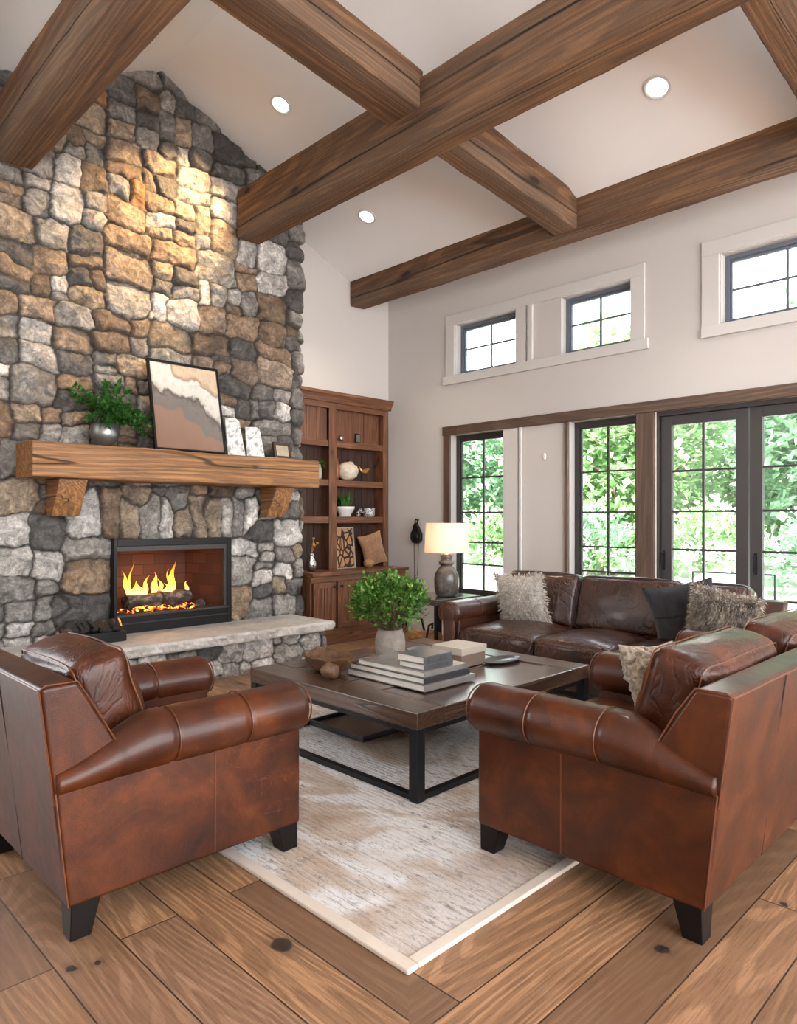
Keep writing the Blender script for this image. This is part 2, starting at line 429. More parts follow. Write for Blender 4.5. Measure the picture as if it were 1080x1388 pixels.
def mk_shade():
    t = NT('lamp_shade_linen')
    d = t.n('ShaderNodeBsdfDiffuse', None, {'Color': (.86, .82, .78, 1)})
    tr = t.n('ShaderNodeBsdfTranslucent', None, {'Color': (.88, .80, .70, 1)})
    m = t.n('ShaderNodeMixShader', None, {0: .5, 1: d.outputs[0], 2: tr.outputs[0]})
    t.t.links.new(m.outputs[0], t.out.inputs[0]); return t.m
MT['shade'] = mk_shade()

def leafmat(name, c1, c2, c3, scale=35, rough=.45, trans=.25):
    t = NT(name); o = t.obj()
    f = t.noise(o, scale, 2, .5)
    c = t.ramp(f, [(.3, c1), (.5, c2), (.7, c3)])
    b = t.n('ShaderNodeBsdfPrincipled', None, {'Base Color': c, 'Roughness': rough, 'Specular IOR Level': .4})
    tr = t.n('ShaderNodeBsdfTranslucent', None, {'Color': c})
    m = t.n('ShaderNodeMixShader', None, {0: trans, 1: b.outputs[0], 2: tr.outputs[0]})
    t.t.links.new(m.outputs[0], t.out.inputs[0]); return t.m
MT['leaf'] = leafmat('shrub_leaf', (.012, .060, .008), (.055, .17, .020), (.30, .44, .10), 30)  # yellow-green highlights are painted into the palest leaf tone
MT['leafdark'] = leafmat('spray_leaf', (.012, .065, .012), (.028, .13, .022), (.075, .24, .04), 40)
MT['treeleaf'] = leafmat('tree_leaf', (.11, .22, .08), (.24, .40, .17), (.46, .58, .34), 1.2, .6, .4)
MT['treeleaf2'] = leafmat('tree_leaf_cool', (.12, .24, .14), (.22, .37, .22), (.40, .54, .37), 1.2, .6, .4)

def emis(name, col, s):
    t = NT(name); e = t.n('ShaderNodeEmission', None, {'Color': (*col, 1), 'Strength': s})
    t.t.links.new(e.outputs[0], t.out.inputs[0]); return t.m
MT['lamp_on'] = emis('lit_lamp_lens', (1, .93, .84), 3)
def mk_flame():
    t = NT('flame'); g = t.n('ShaderNodeTexCoord').outputs['Object']
    z = t.n('ShaderNodeSeparateXYZ', None, {0: g}).outputs[2]
    col = t.ramp(t.math('MULTIPLY', z, 3.2), [(0, (1, .62, .12)), (.25, (1, .42, .035)), (.7, (1, .17, .008)), (1, (.8, .06, .002))])
    e = t.n('ShaderNodeEmission', None, {'Color': col, 'Strength': 2.2})
    tr = t.n('ShaderNodeBsdfTransparent')
    m = t.n('ShaderNodeMixShader', None, {0: t.ramp(t.math('MULTIPLY', z, 3.2), [(.3, .15), (1, .8)]), 1: e.outputs[0], 2: tr.outputs[0]})
    t.t.links.new(m.outputs[0], t.out.inputs[0]); return t.m
MT['flame'] = mk_flame()
def mk_ember():
    t = NT('glowing_embers'); o = t.pos()
    f = t.noise(o, 22, 4, .7)
    b = t.n('ShaderNodeBsdfPrincipled', None, {'Base Color': (.02, .016, .014, 1), 'Roughness': .8})
    e = t.n('ShaderNodeEmission', None, {'Color': t.ramp(f, [(.5, (.9, .05, .004)), (.68, (1, .35, .05))]), 'Strength': 2.6})
    m = t.n('ShaderNodeMixShader', None, {0: t.ramp(f, [(.50, 0.0), (.60, 1.0)]), 1: b.outputs[0], 2: e.outputs[0]})
    t.t.links.new(m.outputs[0], t.out.inputs[0]); return t.m
MT['ember'] = mk_ember()
MT['coal'] = plain('charred_stone', (.035, .030, .028), .8, var=.5, vscale=20, bump=.6, bscale=40)
def mk_char():
    t = NT('charred_log'); o = t.obj()
    f = t.noise(t.mapp(o, (.5, 1, 1)), 16, 6, .7)
    c = t.ramp(f, [(.35, (.012, .010, .009)), (.52, (.06, .05, .042)), (.68, (.28, .25, .22))])
    return t.bsdf(c, .85, t.bump(f, .9, .02))
MT['char'] = mk_char()
def mk_firebrick():
    t = NT('fire_brick'); p = t.pos()
    sp = t.n('ShaderNodeSeparateXYZ', None, {0: p})
    v = t.n('ShaderNodeCombineXYZ', None, {0: t.math('ADD', sp.outputs[0], sp.outputs[1]), 1: sp.outputs[2], 2: 0.0}).outputs[0]
    br = t.n('ShaderNodeTexBrick', None, {'Vector': v, 'Color1': (.050, .018, .012, 1), 'Color2': (.085, .032, .019, 1), 'Mortar': (.03, .014, .01, 1), 'Scale': 1.0,
              'Mortar Size': .004, 'Brick Width': .23, 'Row Height': .105})
    return t.bsdf(br.outputs[0], .8, t.bump(t.math('ADD', t.math('MULTIPLY', br.outputs[1], -1), t.math('MULTIPLY', t.noise(p, 40, 4), .3)), .5, .01))
MT['firebrick'] = mk_firebrick()

def mk_art():
    t = NT('abstract_canvas'); o = t.obj()
    s = t.n('ShaderNodeSeparateXYZ', None, {0: o})
    w1 = t.noise(t.mapp(o, (1, 1.6, 1)), 3.2, 3, .5, .4)
    zz = t.math('ADD', s.outputs[2], t.math('MULTIPLY', t.math('SUBTRACT', w1, .5), .42))
    zz = t.math('ADD', zz, t.math('MULTIPLY', s.outputs[1], .42))
    c = t.ramp(zz, [(.0, (.22, .125, .085)), (.27, (.25, .155, .115)), (.30, (.16, .14, .13)), (.42, (.19, .17, .155)), (.46, (.09, .08, .075)), (.50, (.60, .57, .52)), (.66, (.68, .66, .62)), (.69, (.33, .25, .19)), (.74, (.62, .48, .34)), (.92, (.66, .54, .40))])
    d = t.ramp(t.noise(o, 17, 5, .7), [(.40, .55), (.5, 0.0)])
    c = t.mix(t.math('MULTIPLY', d, t.ramp(zz, [(.34, 0.0), (.44, 1.0), (.56, .25), (.9, .3)])), c, (.10, .085, .07))
    return t.bsdf(c, .35, None, coat=.3, coat_rough=.1)
MT['art'] = mk_art()
def mk_marble():
    t = NT('pale_marble'); o = t.obj()
    w = t.noise(o, 7, 5, .6, 1.5)
    c = t.ramp(w, [(.40, (.30, .30, .30)), (.47, (.66, .67, .68)), (.53, (.72, .73, .74)), (.56, (.38, .38, .38)), (.62, (.7, .71, .72))])
    return t.bsdf(c, .3)
MT['marble'] = mk_marble()
def mk_logart():
    t = NT('log_ends_print'); o = t.obj()
    v = t.mapp(o, (1, 1.0, .75), (.5, 0, 0))
    e = t.vor(v, 14, 'DISTANCE_TO_EDGE'); c0 = t.noise(v, 16, 3)
    c = t.mix(c0, (.30, .13, .05), (.62, .36, .18))
    c = t.mix(t.ramp(e, [(.08, 1.0), (.14, 0.0)]), c, (.02, .01, .008))
    return t.bsdf(c, .4)
MT['logart'] = mk_logart()
def mk_potconc():
    t = NT('rough_grey_clay'); o = t.obj()
    f = t.noise(o, 9, 7, .65)
    c = t.ramp(f, [(.3, (.17, .14, .115)), (.55, (.27, .235, .20)), (.75, (.36, .325, .29))])
    return t.bsdf(c, .85, t.bump(t.noise(o, 40, 5), .5, .01))
MT['clay'] = mk_potconc()
def mk_lampbase():
    t = NT('dark_glazed_ceramic'); o = t.obj()
    f = t.noise(o, 9, 6, .65, .8)
    c = t.ramp(f, [(.35, (.030, .024, .020)), (.55, (.085, .075, .065)), (.72, (.22, .20, .175))])
    return t.bsdf(c, .28, t.bump(f, .3, .01), coat=.3)
MT['lampbase'] = mk_lampbase()
def mk_spotted():
    t = NT('speckled_glaze'); o = t.obj()
    f = t.noise(o, 60, 3, .6, 1.0)
    return t.bsdf(t.ramp(f, [(.47, (.04, .04, .045)), (.53, (.62, .63, .64))]), .3)
MT['spotted'] = mk_spotted()
MT['geode'] = plain('cream_rock', (.58, .52, .42), .6, var=.45, vscale=18, bump=.8, bscale=30)
MT['bookcov'] = plain('grey_book_cover', (.085, .09, .095), .3, var=.2, coat=.3)
MT['bookcov2'] = plain('pale_book_cover', (.19, .18, .17), .25, var=.3, coat=.2)
MT['bookdark'] = plain('black_book_cover', (.025, .025, .028), .3, coat=.3)
def mk_pages():
    t = NT('paper_pages'); o = t.obj()
    f = t.noise(t.mapp(o, (.1, .1, 40)), 10, 3)
    return t.bsdf(t.mix(f, (.50, .46, .40), (.70, .67, .62)), .8)
MT['pages'] = mk_pages()
MT['patio'] = plain('pale_patio', (.62, .60, .57), .85, var=.1, vscale=1.5, bump=.2, bscale=20)
MT['grass'] = plain('lawn', (.40, .44, .33), .95, var=.35, vscale=1.2)
MT['boulder'] = plain('pale_boulder', (.50, .46, .42), .8, var=.35, vscale=3, bump=.6, bscale=12)
MT['opening'] = plain('switch_plate_white', (.8, .79, .77), .4)
# ------------------------------------------------------------------ camera (eye height 1.38 m)
cam_d = bpy.data.cameras.new('camera'); cam = bpy.data.objects.new('camera', cam_d); COL.objects.link(cam)
cam.location = (0, 0, 1.38)
cam.rotation_euler = (PI/2, 0, math.atan2(.7096, .7046))
cam_d.sensor_fit = 'HORIZONTAL'; cam_d.sensor_width = 36; cam_d.lens = 31.5
cam_d.shift_y = 11/1080; cam_d.clip_end = 300
SC.camera = cam

# ------------------------------------------------------------------ room shell
XS = -6.05          # face of the stone
XA = -6.50          # plaster wall beside the chimney
YW = 6.27           # window wall
RY, RZ, SL = 2.95, 5.485, .4425   # ridge and slope of the ceiling
def ceil_z(y): return RZ-SL*abs(y-RY)

struct(MB().box(-6.7, 5.0, -2.3, 6.27, -.12, 0).build('floor', MT['floor']))

m = MB()
m.prism([(5.80, ceil_z(5.80)), (6.47, ceil_z(5.80)), (6.47, ceil_z(5.80)+.12), (5.80, ceil_z(5.80)+.12)], 'x', -6.75, 5.0)
for (ya, yb) in ((RY, 5.80), (-2.3, RY)):
    za, zb = ceil_z(ya), ceil_z(yb)
    m.prism([(ya, za), (yb, zb), (yb, zb+.12), (ya, za+.12)], 'x', -6.75, 5.0)
struct(m.build('ceiling', MT['ceil']))
struct(MB().box(-6.75, 5.0, -2.45, -2.3, -.12, ceil_z(-2.3)+.1).build('wall_light_block', MT['wall']))  # unseen wall behind the camera, added to block flat light from behind

def wall_xz(name, x0, x1, z0, ztop, holes, y0, y1, mat):
    xs = sorted({x0, x1}|{h[0] for h in holes}|{h[1] for h in holes})
    zs = sorted({z0, ztop}|{h[2] for h in holes}|{h[3] for h in holes})
    m = MB(); idx = {}; vs = []; fs = []
    solid = lambda i, k: 0 <= i < len(xs)-1 and 0 <= k < len(zs)-1 and not any(h[0]-1e-6 <= xs[i] and xs[i+1] <= h[1]+1e-6 and h[2]-1e-6 <= zs[k] and zs[k+1] <= h[3]+1e-6 for h in holes)
    def V(i, y, k):
        key = (i, y, k)
        if key not in idx: idx[key] = len(vs); vs.append((xs[i], (y0, y1)[y], zs[k]))
        return idx[key]
    for i in range(len(xs)-1):
        for k in range(len(zs)-1):
            if not solid(i, k): continue
            fs.append((V(i, 0, k), V(i+1, 0, k), V(i+1, 0, k+1), V(i, 0, k+1)))
            fs.append((V(i, 1, k+1), V(i+1, 1, k+1), V(i+1, 1, k), V(i, 1, k)))
            if not solid(i-1, k): fs.append((V(i, 1, k), V(i, 0, k), V(i, 0, k+1), V(i, 1, k+1)))
            if not solid(i+1, k): fs.append((V(i+1, 0, k), V(i+1, 1, k), V(i+1, 1, k+1), V(i+1, 0, k+1)))
            if not solid(i, k-1): fs.append((V(i, 1, k), V(i+1, 1, k), V(i+1, 0, k), V(i, 0, k)))
            if not solid(i, k+1): fs.append((V(i, 0, k+1), V(i+1, 0, k+1), V(i+1, 1, k+1), V(i, 1, k+1)))
    return link_mesh(name, vs, fs, mat)

W1 = (-5.43, -4.66, .50, 2.385); W2 = (-3.83, -3.11, .50, 2.385); D1 = (-2.92, -1.30, 0.0, 2.385)
C1 = (-5.36, -4.50, 3.09, 3.68); C2 = (-3.93, -3.17, 3.09, 3.68); C3 = (-2.33, -1.35, 3.09, 3.70)
struct(wall_xz('wall_back', -6.7, 5.0, 0.0, ceil_z(5.80), [W1, W2, D1, C1, C2, C3], YW, 6.47, MT['wall']))
# plaster wall behind the bookcase
struct(MB().prism([(4.3, 0), (6.27, 0), (6.27, ceil_z(5.80)), (5.80, ceil_z(5.80)), (4.3, ceil_z(4.3))], 'x', XA-.15, XA).build('wall_left', MT['wall']))

tn = [0]
def trim(m, mat, bevel=.004):
    tn[0] += 1
    return struct(m.build('trim_%d' % tn[0], mat, bevel=bevel))
# brown casing over and beside the lower windows
trim(MB().box(-5.54, -.9, YW-.035, YW, 2.385, 2.49), MT['trimwood'])
trim(MB().box(-5.53, -5.43, YW-.03, YW, 0.10, 2.385), MT['trimwood_v'])
trim(MB().box(-3.10, -2.925, YW-.03, YW, 0.0, 2.385), MT['trimwood_v'])
# white pier between the first two windows: a raised board and its edge bead
trim(MB().box(-4.655, -4.46, YW-.02, YW, .12, 2.385), MT['white'])
trim(MB().box(-4.44, -4.41, YW-.03, YW, .12, 2.385), MT['white'])
trim(MB().box(-3.875, -3.835, YW-.03, YW, .12, 2.385), MT['trimwood_v'])
# upper window casings
trim(MB().box(-5.54, -2.98, YW-.035, YW, 2.985, 3.085), MT['white'])
trim(MB().box(-5.50, -3.02, YW-.02, YW, 3.685, 3.80), MT['white'])
trim(MB().box(-5.50, -5.37, YW-.02, YW, 3.085, 3.685).box(-4.49, -4.36, YW-.02, YW, 3.085, 3.685).box(-4.33, -4.27, YW-.028, YW, 3.085, 3.685).box(-3.16, -3.02, YW-.02, YW, 3.085, 3.685), MT['white'])
trim(MB().box(-2.49, -1.15, YW-.035, YW, 2.985, 3.085), MT['white'])
trim(MB().box(-2.49, -2.34, YW-.02, YW, 3.085, 3.705).box(-2.49, -1.15, YW-.02, YW, 3.705, 3.83), MT['white'])
# white sill boards
trim(MB().box(-5.46, -4.63, YW-.05, 6.40, .465, .50), MT['white'])
trim(MB().box(-3.86, -3.08, YW-.05, 6.40, .465, .50), MT['white'])
for nm, m in (('baseboard_back', MB().box(-6.49, -5.54, YW-.02, YW, 0, .14).box(-5.54, -3.11, YW-.02, YW, 0, .12)),
              ('baseboard_right', MB().box(-1.25, 5.0, YW-.02, YW, 0, .14))):
    struct(m.build(nm, MT['white'], bevel=.003))

wn = [0]
def window(o, hz, vx, fw=.05, y=6.385, dark=None):
    """steel window: frame, muntin bars and one pane"""
    wn[0] += 1
    x0, x1, z0, z1 = o
    mt = dark or MT['frame']
    r = bpy.data.objects.new('window_%d' % wn[0], None); COL.objects.link(r); struct(r)
    r.location = ((x0+x1)/2, y, z0)
    X0, X1, Z1 = x0-r.location.x, x1-r.location.x, z1-z0
    b = MB().box(X0, X0+fw, -.02, .05, 0, Z1).box(X1-fw, X1, -.02, .05, 0, Z1).box(X0+fw, X1-fw, -.02, .05, 0, fw).box(X0+fw, X1-fw, -.02, .05, Z1-fw*1.1, Z1)
    # inner sash line
    e = fw+.018
    b.box(X0+fw, X0+e, 0, .04, fw, Z1-fw).box(X1-e, X1-fw, 0, .04, fw, Z1-fw).box(X0+e, X1-e, 0, .04, fw, e).box(X0+e, X1-e, 0, .04, Z1-e-.005, Z1-fw)
    b.build('window_frame', mt, r, bevel=.003)
    q = MB()
    for v in vx: q.box(v-r.location.x-.010, v-r.location.x+.010, .008, .032, e, Z1-e)
    for h in hz: q.box(X0+e, X1-e, .009, .031, h-z0-.009, h-z0+.009)
    q.build('muntin_bars', mt, r, bevel=.002)
    MB().box(X0+fw, X1-fw, .018, .022, fw, Z1-fw).build('pane', MT['glass'], r)
window(W1, (.86, 1.12, 1.47, 1.88), (-5.045,))
window(W2, (.86, 1.11, 1.46, 1.87), (-3.47,))
bluish = plain('blue_grey_frame', (.12, .14, .18), .5)
window(C1, (3.40,), (-4.93,), .035, dark=bluish)
window(C2, (3.40,), (-3.55,), .035, dark=bluish)
window(C3, (3.40,), (-1.84,), .035, dark=bluish)

# french doors: two leaves
def door_leaf(n, x0, x1, handle_x):
    r = bpy.data.objects.new('door_%d' % n, None); COL.objects.link(r); struct(r)
    r.location = (x0, 6.33, 0)
    w = x1-x0; s = .105; zt = 2.345
    MB().box(.004, s, 0, .055, .01, zt).box(w-s, w-.004, 0, .055, .01, zt).box(s, w-s, 0, .055, .01, .28).box(s, w-s, 0, .055, zt-.09, zt).build('door_frame', MT['doorframe'], r, bevel=.004)
    q = MB().box(w/2-.010, w/2+.010, .012, .045, .28, zt-.09)
    for h in (.70, 1.11, 1.46, 1.83): q.box(s, w-s, .013, .044, h-.010, h+.010)
    q.build('muntin_bars', MT['frame'], r, bevel=.002)
    MB().box(s-.01, w-s+.01, .026, .032, .27, zt-.08).build('pane', MT['glass'], r)
    h = MB().box(handle_x-.010, handle_x+.010, -.006, 0, .92, 1.10)
    h.tube([(handle_x, -.005, 1.08), (handle_x, -.035, 1.07), (handle_x-.004, -.040, 1.0), (handle_x, -.035, .93), (handle_x, -.005, .92)], .006, 8)
    h.build('door_handle', MT['blacksteel'], r, smooth=False)
door_leaf(1, -2.90, -2.125, .035)
door_leaf(2, -2.12, -1.345, .055)
trim(MB().box(-2.92, -2.90, 6.29, 6.42, 0, 2.385).box(-1.345, -1.30, 6.29, 6.42, 0, 2.385).box(-2.90, -1.345, 6.29, 6.42, 2.345, 2.385).box(-2.90, -1.345, 6.29, 6.42, 0, .012), MT['frame'], .002)

# small white oval cover on the pier
tag(MB().lathe([(.001, 0), (.026, 0), (.024, .010), (.012, .014), (.001, .014)], n=24).build('wall_cover', MT['opening'], smooth=True, loc=(-4.13, YW-.001, 2.05), rot=(PI/2, 0, 0)),
    'small oval white cover plate on the white wall between the two tall windows', 'cover plate')
bpy.data.objects['wall_cover'].scale = (.8, 1.5, 1)

# ------------------------------------------------------------------ timber ceiling beams
def beam(name, p0, p1, w, h, label, seed, mat='beam', n=60, group=None, ch=.012, cat='beam'):
    """p0,p1: middle of the underside at each end; one shaped timber"""
    p0, p1 = Vector(p0), Vector(p1); L = (p1-p0).length
    rings = []
    for k in range(n+1):
        s = k/n; x = s*L; ring = []
        for (cy, cz) in ((-1, 0), (1, 0), (1, 1), (-1, 1)):
            y = cy*w/2; z = cz*h
            a = [(y, z+(ch if cz == 0 else -ch)), (y-cy*ch, z)] if (cy < 0) == (cz == 0) else [(y-cy*ch, z), (y, z+(ch if cz == 0 else -ch))]
            for (yy, zz) in a:
                q = (x+seed*7, yy*3, zz*3)
                yy += .007*nz(q, 1.9, seed)+.004*nz(q, 9, seed+3); zz += .006*nz(q, 1.7, seed+9)+.004*nz(q, 8, seed+5)
                ring.append((x, yy, zz))
        rings.append(ring)
    mb = MB().loft(rings)
    o = mb.build(name, MT[mat], None)
    d = (p1-p0).normalized()
    yv = Vector((0, 0, 1)).cross(d).normalized(); zv = d.cross(yv)
    R = Matrix((d, yv, zv)).transposed().to_4x4()
    o.matrix_world = Matrix.Translation(p0) @ R
    # keep the stored transform
    return tag(o, label, cat, group)
beam('ceiling_beam', (-6.10, 1.715, 4.20), (2.5, 1.715, 4.20), .31, .40, 'rough brown timber beam at the upper left that runs up from the left of the stone chimney', 1.0)
beam('ceiling_beam', (-6.03, 3.868, 4.18), (2.5, 3.868, 4.18), .265, .475, 'long rough timber beam crossing the picture from the stone chimney face to the top right', 2.0)
beam('ceiling_beam', (-6.49, 5.73, 4.01), (3.0, 5.73, 4.01), .23, .375, 'long timber beam just in front of the window wall above the small high windows', 3.0)
beam('ceiling_beam', (-3.71, 1.87, 4.62), (-3.71, 3.74, 4.42), .34, .30, 'dark short cross beam meeting the long middle beam from the top centre', 4.0, n=30)
beam('ceiling_beam', (-3.50, 4.0, 4.19), (-3.47, 5.62, 4.03), .235, .335, 'short pale brown cross beam joining the middle beam to the beam by the windows', 5.0, n=30)
beam('ceiling_beam', (-1.27, 4.0, 4.19), (-1.27, 5.62, 4.06), .25, .335, 'grey brown cross beam cut off by the top right corner', 6.0, n=30)

# recessed ceiling lamps on the sloping ceiling
def downlight(x, y, label, on=8):
    z = ceil_z(y)
    t = thing('recessed_light', label, 'ceiling light', (x, y, z), group='recessed lights in the sloping ceiling')
    a = -math.atan(SL) if y > RY else math.atan(SL)
    MB().lathe([(.075, -.002), (.098, -.002), (.098, -.012), (.088, -.014), (.075, -.008)], n=40, cap=False).build('trim_ring', MT['white'], t, smooth=False, rot=(a, 0, 0))
    MB().lathe([(.001, -.004), (.076, -.004), (.076, -.007), (.001, -.007)], n=40).build('lens', MT['lamp_on'], t, rot=(a, 0, 0))
    return t
downlight(-5.24, 3.70, 'round recessed light in the ceiling bay nearest the stone peak')
downlight(-5.47, 4.96, 'round recessed light between the middle beam and the window beam, above the bookcase')
downlight(-2.31, 4.99, 'round recessed light in the bright ceiling bay at the upper right')

# ------------------------------------------------------------------ fieldstone masonry
def vnoise(x, y, seed=0):
    xi = np.floor(x).astype(np.int64); yi = np.floor(y).astype(np.int64)
    fx = x-xi; fy = y-yi; fx = fx*fx*(3-2*fx); fy = fy*fy*(3-2*fy)
    def h(a, b):
        n = (a*374761393+b*668265263+seed*974634777) & 0xffffffff
        n = ((n ^ (n >> 13))*1274126177) & 0xffffffff
        return ((n ^ (n >> 16)) & 0xffff)/65535.0
    a, b, c, d = h(xi, yi), h(xi+1, yi), h(xi, yi+1), h(xi+1, yi+1)
    return (a*(1-fx)+b*fx)*(1-fy)+(c*(1-fx)+d*fx)*fy
def fbm(x, y, seed=0, o=4):
    v = 0; a = .5
    for k in range(o): v = v+a*vnoise(x*2**k, y*2**k, seed+k*17); a *= .55
    return v

def split_rects(x0, x1, y0, y1, big, small, R):
    out = []; st = [(x0, x1, y0, y1)]
    while st:
        a, b, c, d = st.pop(); w, h = b-a, d-c
        lim = big*R.uniform(.62, 1.3)
        if (w <= lim*1.25 and h <= lim*.82) or (w < small*2 and h < small*2):
            out.append((a, b, c, d)); continue
        r = R.uniform(.32, .68)
        if (w > h*1.25 or h < small*1.7) and w > small*1.7: st += [(a, a+w*r, c, d), (a+w*r, b, c, d)]
        elif h > small*1.5: st += [(a, b, c, c+h*r), (a, b, c+h*r, d)]
        else: out.append((a, b, c, d))
    return out

def masonry(U, V, u0, v0, res, big, small, seed, palette, extra=(), ban=(), depth=.05, gap=.009):
    """height field of fitted stones over [u0,u0+U]x[v0,v0+V]; returns arrays u, v, height, colour"""
    R = random.Random(seed)
    nu, nv = int(U/res), int(V/res)
    uu, vv = np.meshgrid(np.linspace(u0, u0+U, nu+1), np.linspace(v0, v0+V, nv+1))
    wu = uu+.055*(fbm(uu*3.1, vv*3.1, seed+3)-.5)*2+.016*(fbm(uu*13, vv*13, seed+5)-.5)*2
    wv = vv+.050*(fbm(uu*3.3, vv*3.3, seed+11)-.5)*2+.016*(fbm(uu*12, vv*12, seed+13)-.5)*2
    rects = split_rects(u0-.2, u0+U+.2, v0-.2, v0+V+.2, big, small, R)
    st = []
    for (a, b, c, d) in rects:
        cx, cy = (a+b)/2, (c+d)/2
        if any(e[0] < cx < e[1] and e[2] < cy < e[3] for e in ban): continue
        st.append((cx, cy, (b-a)/2, (d-c)/2, R.uniform(-.24, .24)))
    ne = len(st)
    st += list(extra)
    n = len(st)
    f1 = np.full(uu.shape, 1e9); f2 = np.full(uu.shape, 1e9); i1 = np.zeros(uu.shape, dtype=np.int32)
    for i, (cx, cy, hw, hh, th) in enumerate(st):
        rr = 2.1*max(hw, hh)+.12
        c0 = max(0, int((cx-rr-u0)/res)); c1 = min(nu+1, int((cx+rr-u0)/res)+2)
        r0 = max(0, int((cy-rr-v0)/res)); r1 = min(nv+1, int((cy+rr-v0)/res)+2)
        if c0 >= c1 or r0 >= r1: continue
        du = wu[r0:r1, c0:c1]-cx; dv = wv[r0:r1, c0:c1]-cy
        ct, sn = math.cos(th), math.sin(th)
        a = np.abs(du*ct+dv*sn); b = np.abs(-du*sn+dv*ct)
        p = (2.6, 3.4, 4.5, 6.0)[i % 4] if i < ne else 5.0
        m = min(hw, hh)
        # distance outside / inside a rounded block, in metres
        d = ((a/hw)**p+(b/hh)**p)**(1/p)
        d = (d-1)*m-(.035 if i >= ne else 0)
        s1 = f1[r0:r1, c0:c1]; s2 = f2[r0:r1, c0:c1]; j = i1[r0:r1, c0:c1]
        new1 = d < s1
        s2[:] = np.where(new1, s1, np.minimum(s2, d)); s1[:] = np.where(new1, d, s1); j[:] = np.where(new1, i, j)
    e = np.clip((f2-f1)*.5, 0, .2)
    e = np.minimum(e, np.where(f1 > .03, 0, 1))  # leftover holes become joints
    H = np.array([R.uniform(.45, 1.0) for _ in st])[i1]
    gx = np.array([R.uniform(-.22, .22) for _ in st])[i1]; gy = np.array([R.uniform(-.22, .22) for _ in st])[i1]
    cx = np.array([s[0] for s in st])[i1]; cy = np.array([s[1] for s in st])[i1]
    t = np.clip((e-gap*.35)/.020, 0, 1); prof = np.sqrt(np.clip(1-(1-t)**2, 0, 1))
    facet = np.abs(fbm(uu*5.5+i1*3.3, vv*5.5+i1*1.7, seed+31)-.5)
    rough = fbm(uu*24, vv*24, seed+41)-.5
    h = prof*(depth*H+(uu-cx)*gx+(vv-cy)*gy+.022*np.clip(e/.08, 0, 1)-.085*facet)+rough*.014*(.3+.7*t)
    h = np.clip(h, -.01, depth*1.9)
    pal = []
    for i, s in enumerate(st): pal.append(palette(s[0], s[1], R, i >= ne))
    pal = np.array(pal, dtype=np.float32)[i1]
    k = np.clip((e-gap*.25)/.009, 0, 1)[..., None]
    mort = np.array([.045, .036, .030, 0.0], dtype=np.float32)
    col = pal*k+mort*(1-k)
    return uu, vv, h, col

GREYS = [(.115, .108, .105), (.16, .15, .143), (.21, .20, .19), (.085, .080, .080), (.27, .255, .24)]
LIGHT = [(.42, .40, .375), (.46, .44, .42), (.33, .31, .285), (.54, .52, .50), (.25, .235, .22)]
TANS = [(.27, .19, .130), (.21, .145, .100), (.33, .26, .19), (.16, .115, .085), (.28, .215, .165)]
def pal_main(y, z, R, ex):
    if ex: w = (.15, .6, .25)
    elif z < 1.35: w = (.16, .72, .12)
    elif z < 2.2: w = (.42, .25, .33)
    elif z > 4.9 or y > 4.25 or y > 2.95 and z > ceil_z(y)-.55: w = (.80, .08, .12)
    elif 2.6 < y < 3.9 and z > 2.1: w = (.22, .17, .61)
    else: w = (.48, .17, .35)
    s = R.choices((GREYS, LIGHT, TANS), w)[0]; c = R.choice(s); f = R.uniform(.8, 1.2)
    if not ex and R.random() < .012: c = (.36, .18, .07)
    elif R.random() < .022: c = (.66, .63, .60)
    return (c[0]*f, c[1]*f, c[2]*f, 1.0 if s is TANS else R.choice((0, .6)))

def masonry_mesh(name, path, arr, mat, parent, clip=None):
    """path(u,v,h) -> xyz"""
    uu, vv, h, col = arr
    nv, nu = uu.shape
    P = path(uu, vv, h)
    vs = np.stack([P[0].ravel(), P[1].ravel(), P[2].ravel()], 1)
    idx = np.arange(nu*nv).reshape(nv, nu)
    q = np.stack([idx[:-1, :-1], idx[:-1, 1:], idx[1:, 1:], idx[1:, :-1]], -1).reshape(-1, 4)
    if clip is not None:
        keep = clip((uu[:-1, :-1]+uu[1:, 1:])/2, (vv[:-1, :-1]+vv[1:, 1:])/2).ravel(); q = q[keep]
    used = np.unique(q); remap = -np.ones(len(vs), dtype=np.int64); remap[used] = np.arange(len(used))
    vs = vs[used]; q = remap[q]; c = col.reshape(-1, 4)[used]
    me = bpy.data.meshes.new(name)
    me.vertices.add(len(vs)); me.vertices.foreach_set('co', vs.astype(np.float32).ravel())
    me.loops.add(len(q)*4); me.loops.foreach_set('vertex_index', q.astype(np.int32).ravel())
    me.polygons.add(len(q)); me.polygons.foreach_set('loop_start', np.arange(0, len(q)*4, 4, dtype=np.int32))
    me.update(); me.validate()
    me.polygons.foreach_set('use_smooth', [True]*len(me.polygons))
    ca = me.color_attributes.new('stone_colour', 'FLOAT_COLOR', 'POINT'); ca.data.foreach_set('color', c.ravel())
    me.materials.append(mat)
    o = bpy.data.objects.new(name, me); COL.objects.link(o)
    if parent: o.parent = parent
    return o

CY, CR = 4.60, .06      # chimney corner
def corner_path(xf, yc, r, z0=0):
    """front face at x=xf, turns back at y=yc with radius r; u runs along y then back along -x"""
    def f(u, v, h):
        a0 = yc-r; arc = r*PI/2
        t = np.clip((u-a0)/arc, 0, 1)*PI/2
        past = np.maximum(0, u-a0-arc)
        x = np.where(u < a0, xf, xf-r+r*np.cos(t))-past
        y = np.where(u < a0, u, yc-r+r*np.sin(t))
        nx, ny = np.cos(t), np.sin(t)
        return x+nx*h, y+ny*h, v+z0
    return f

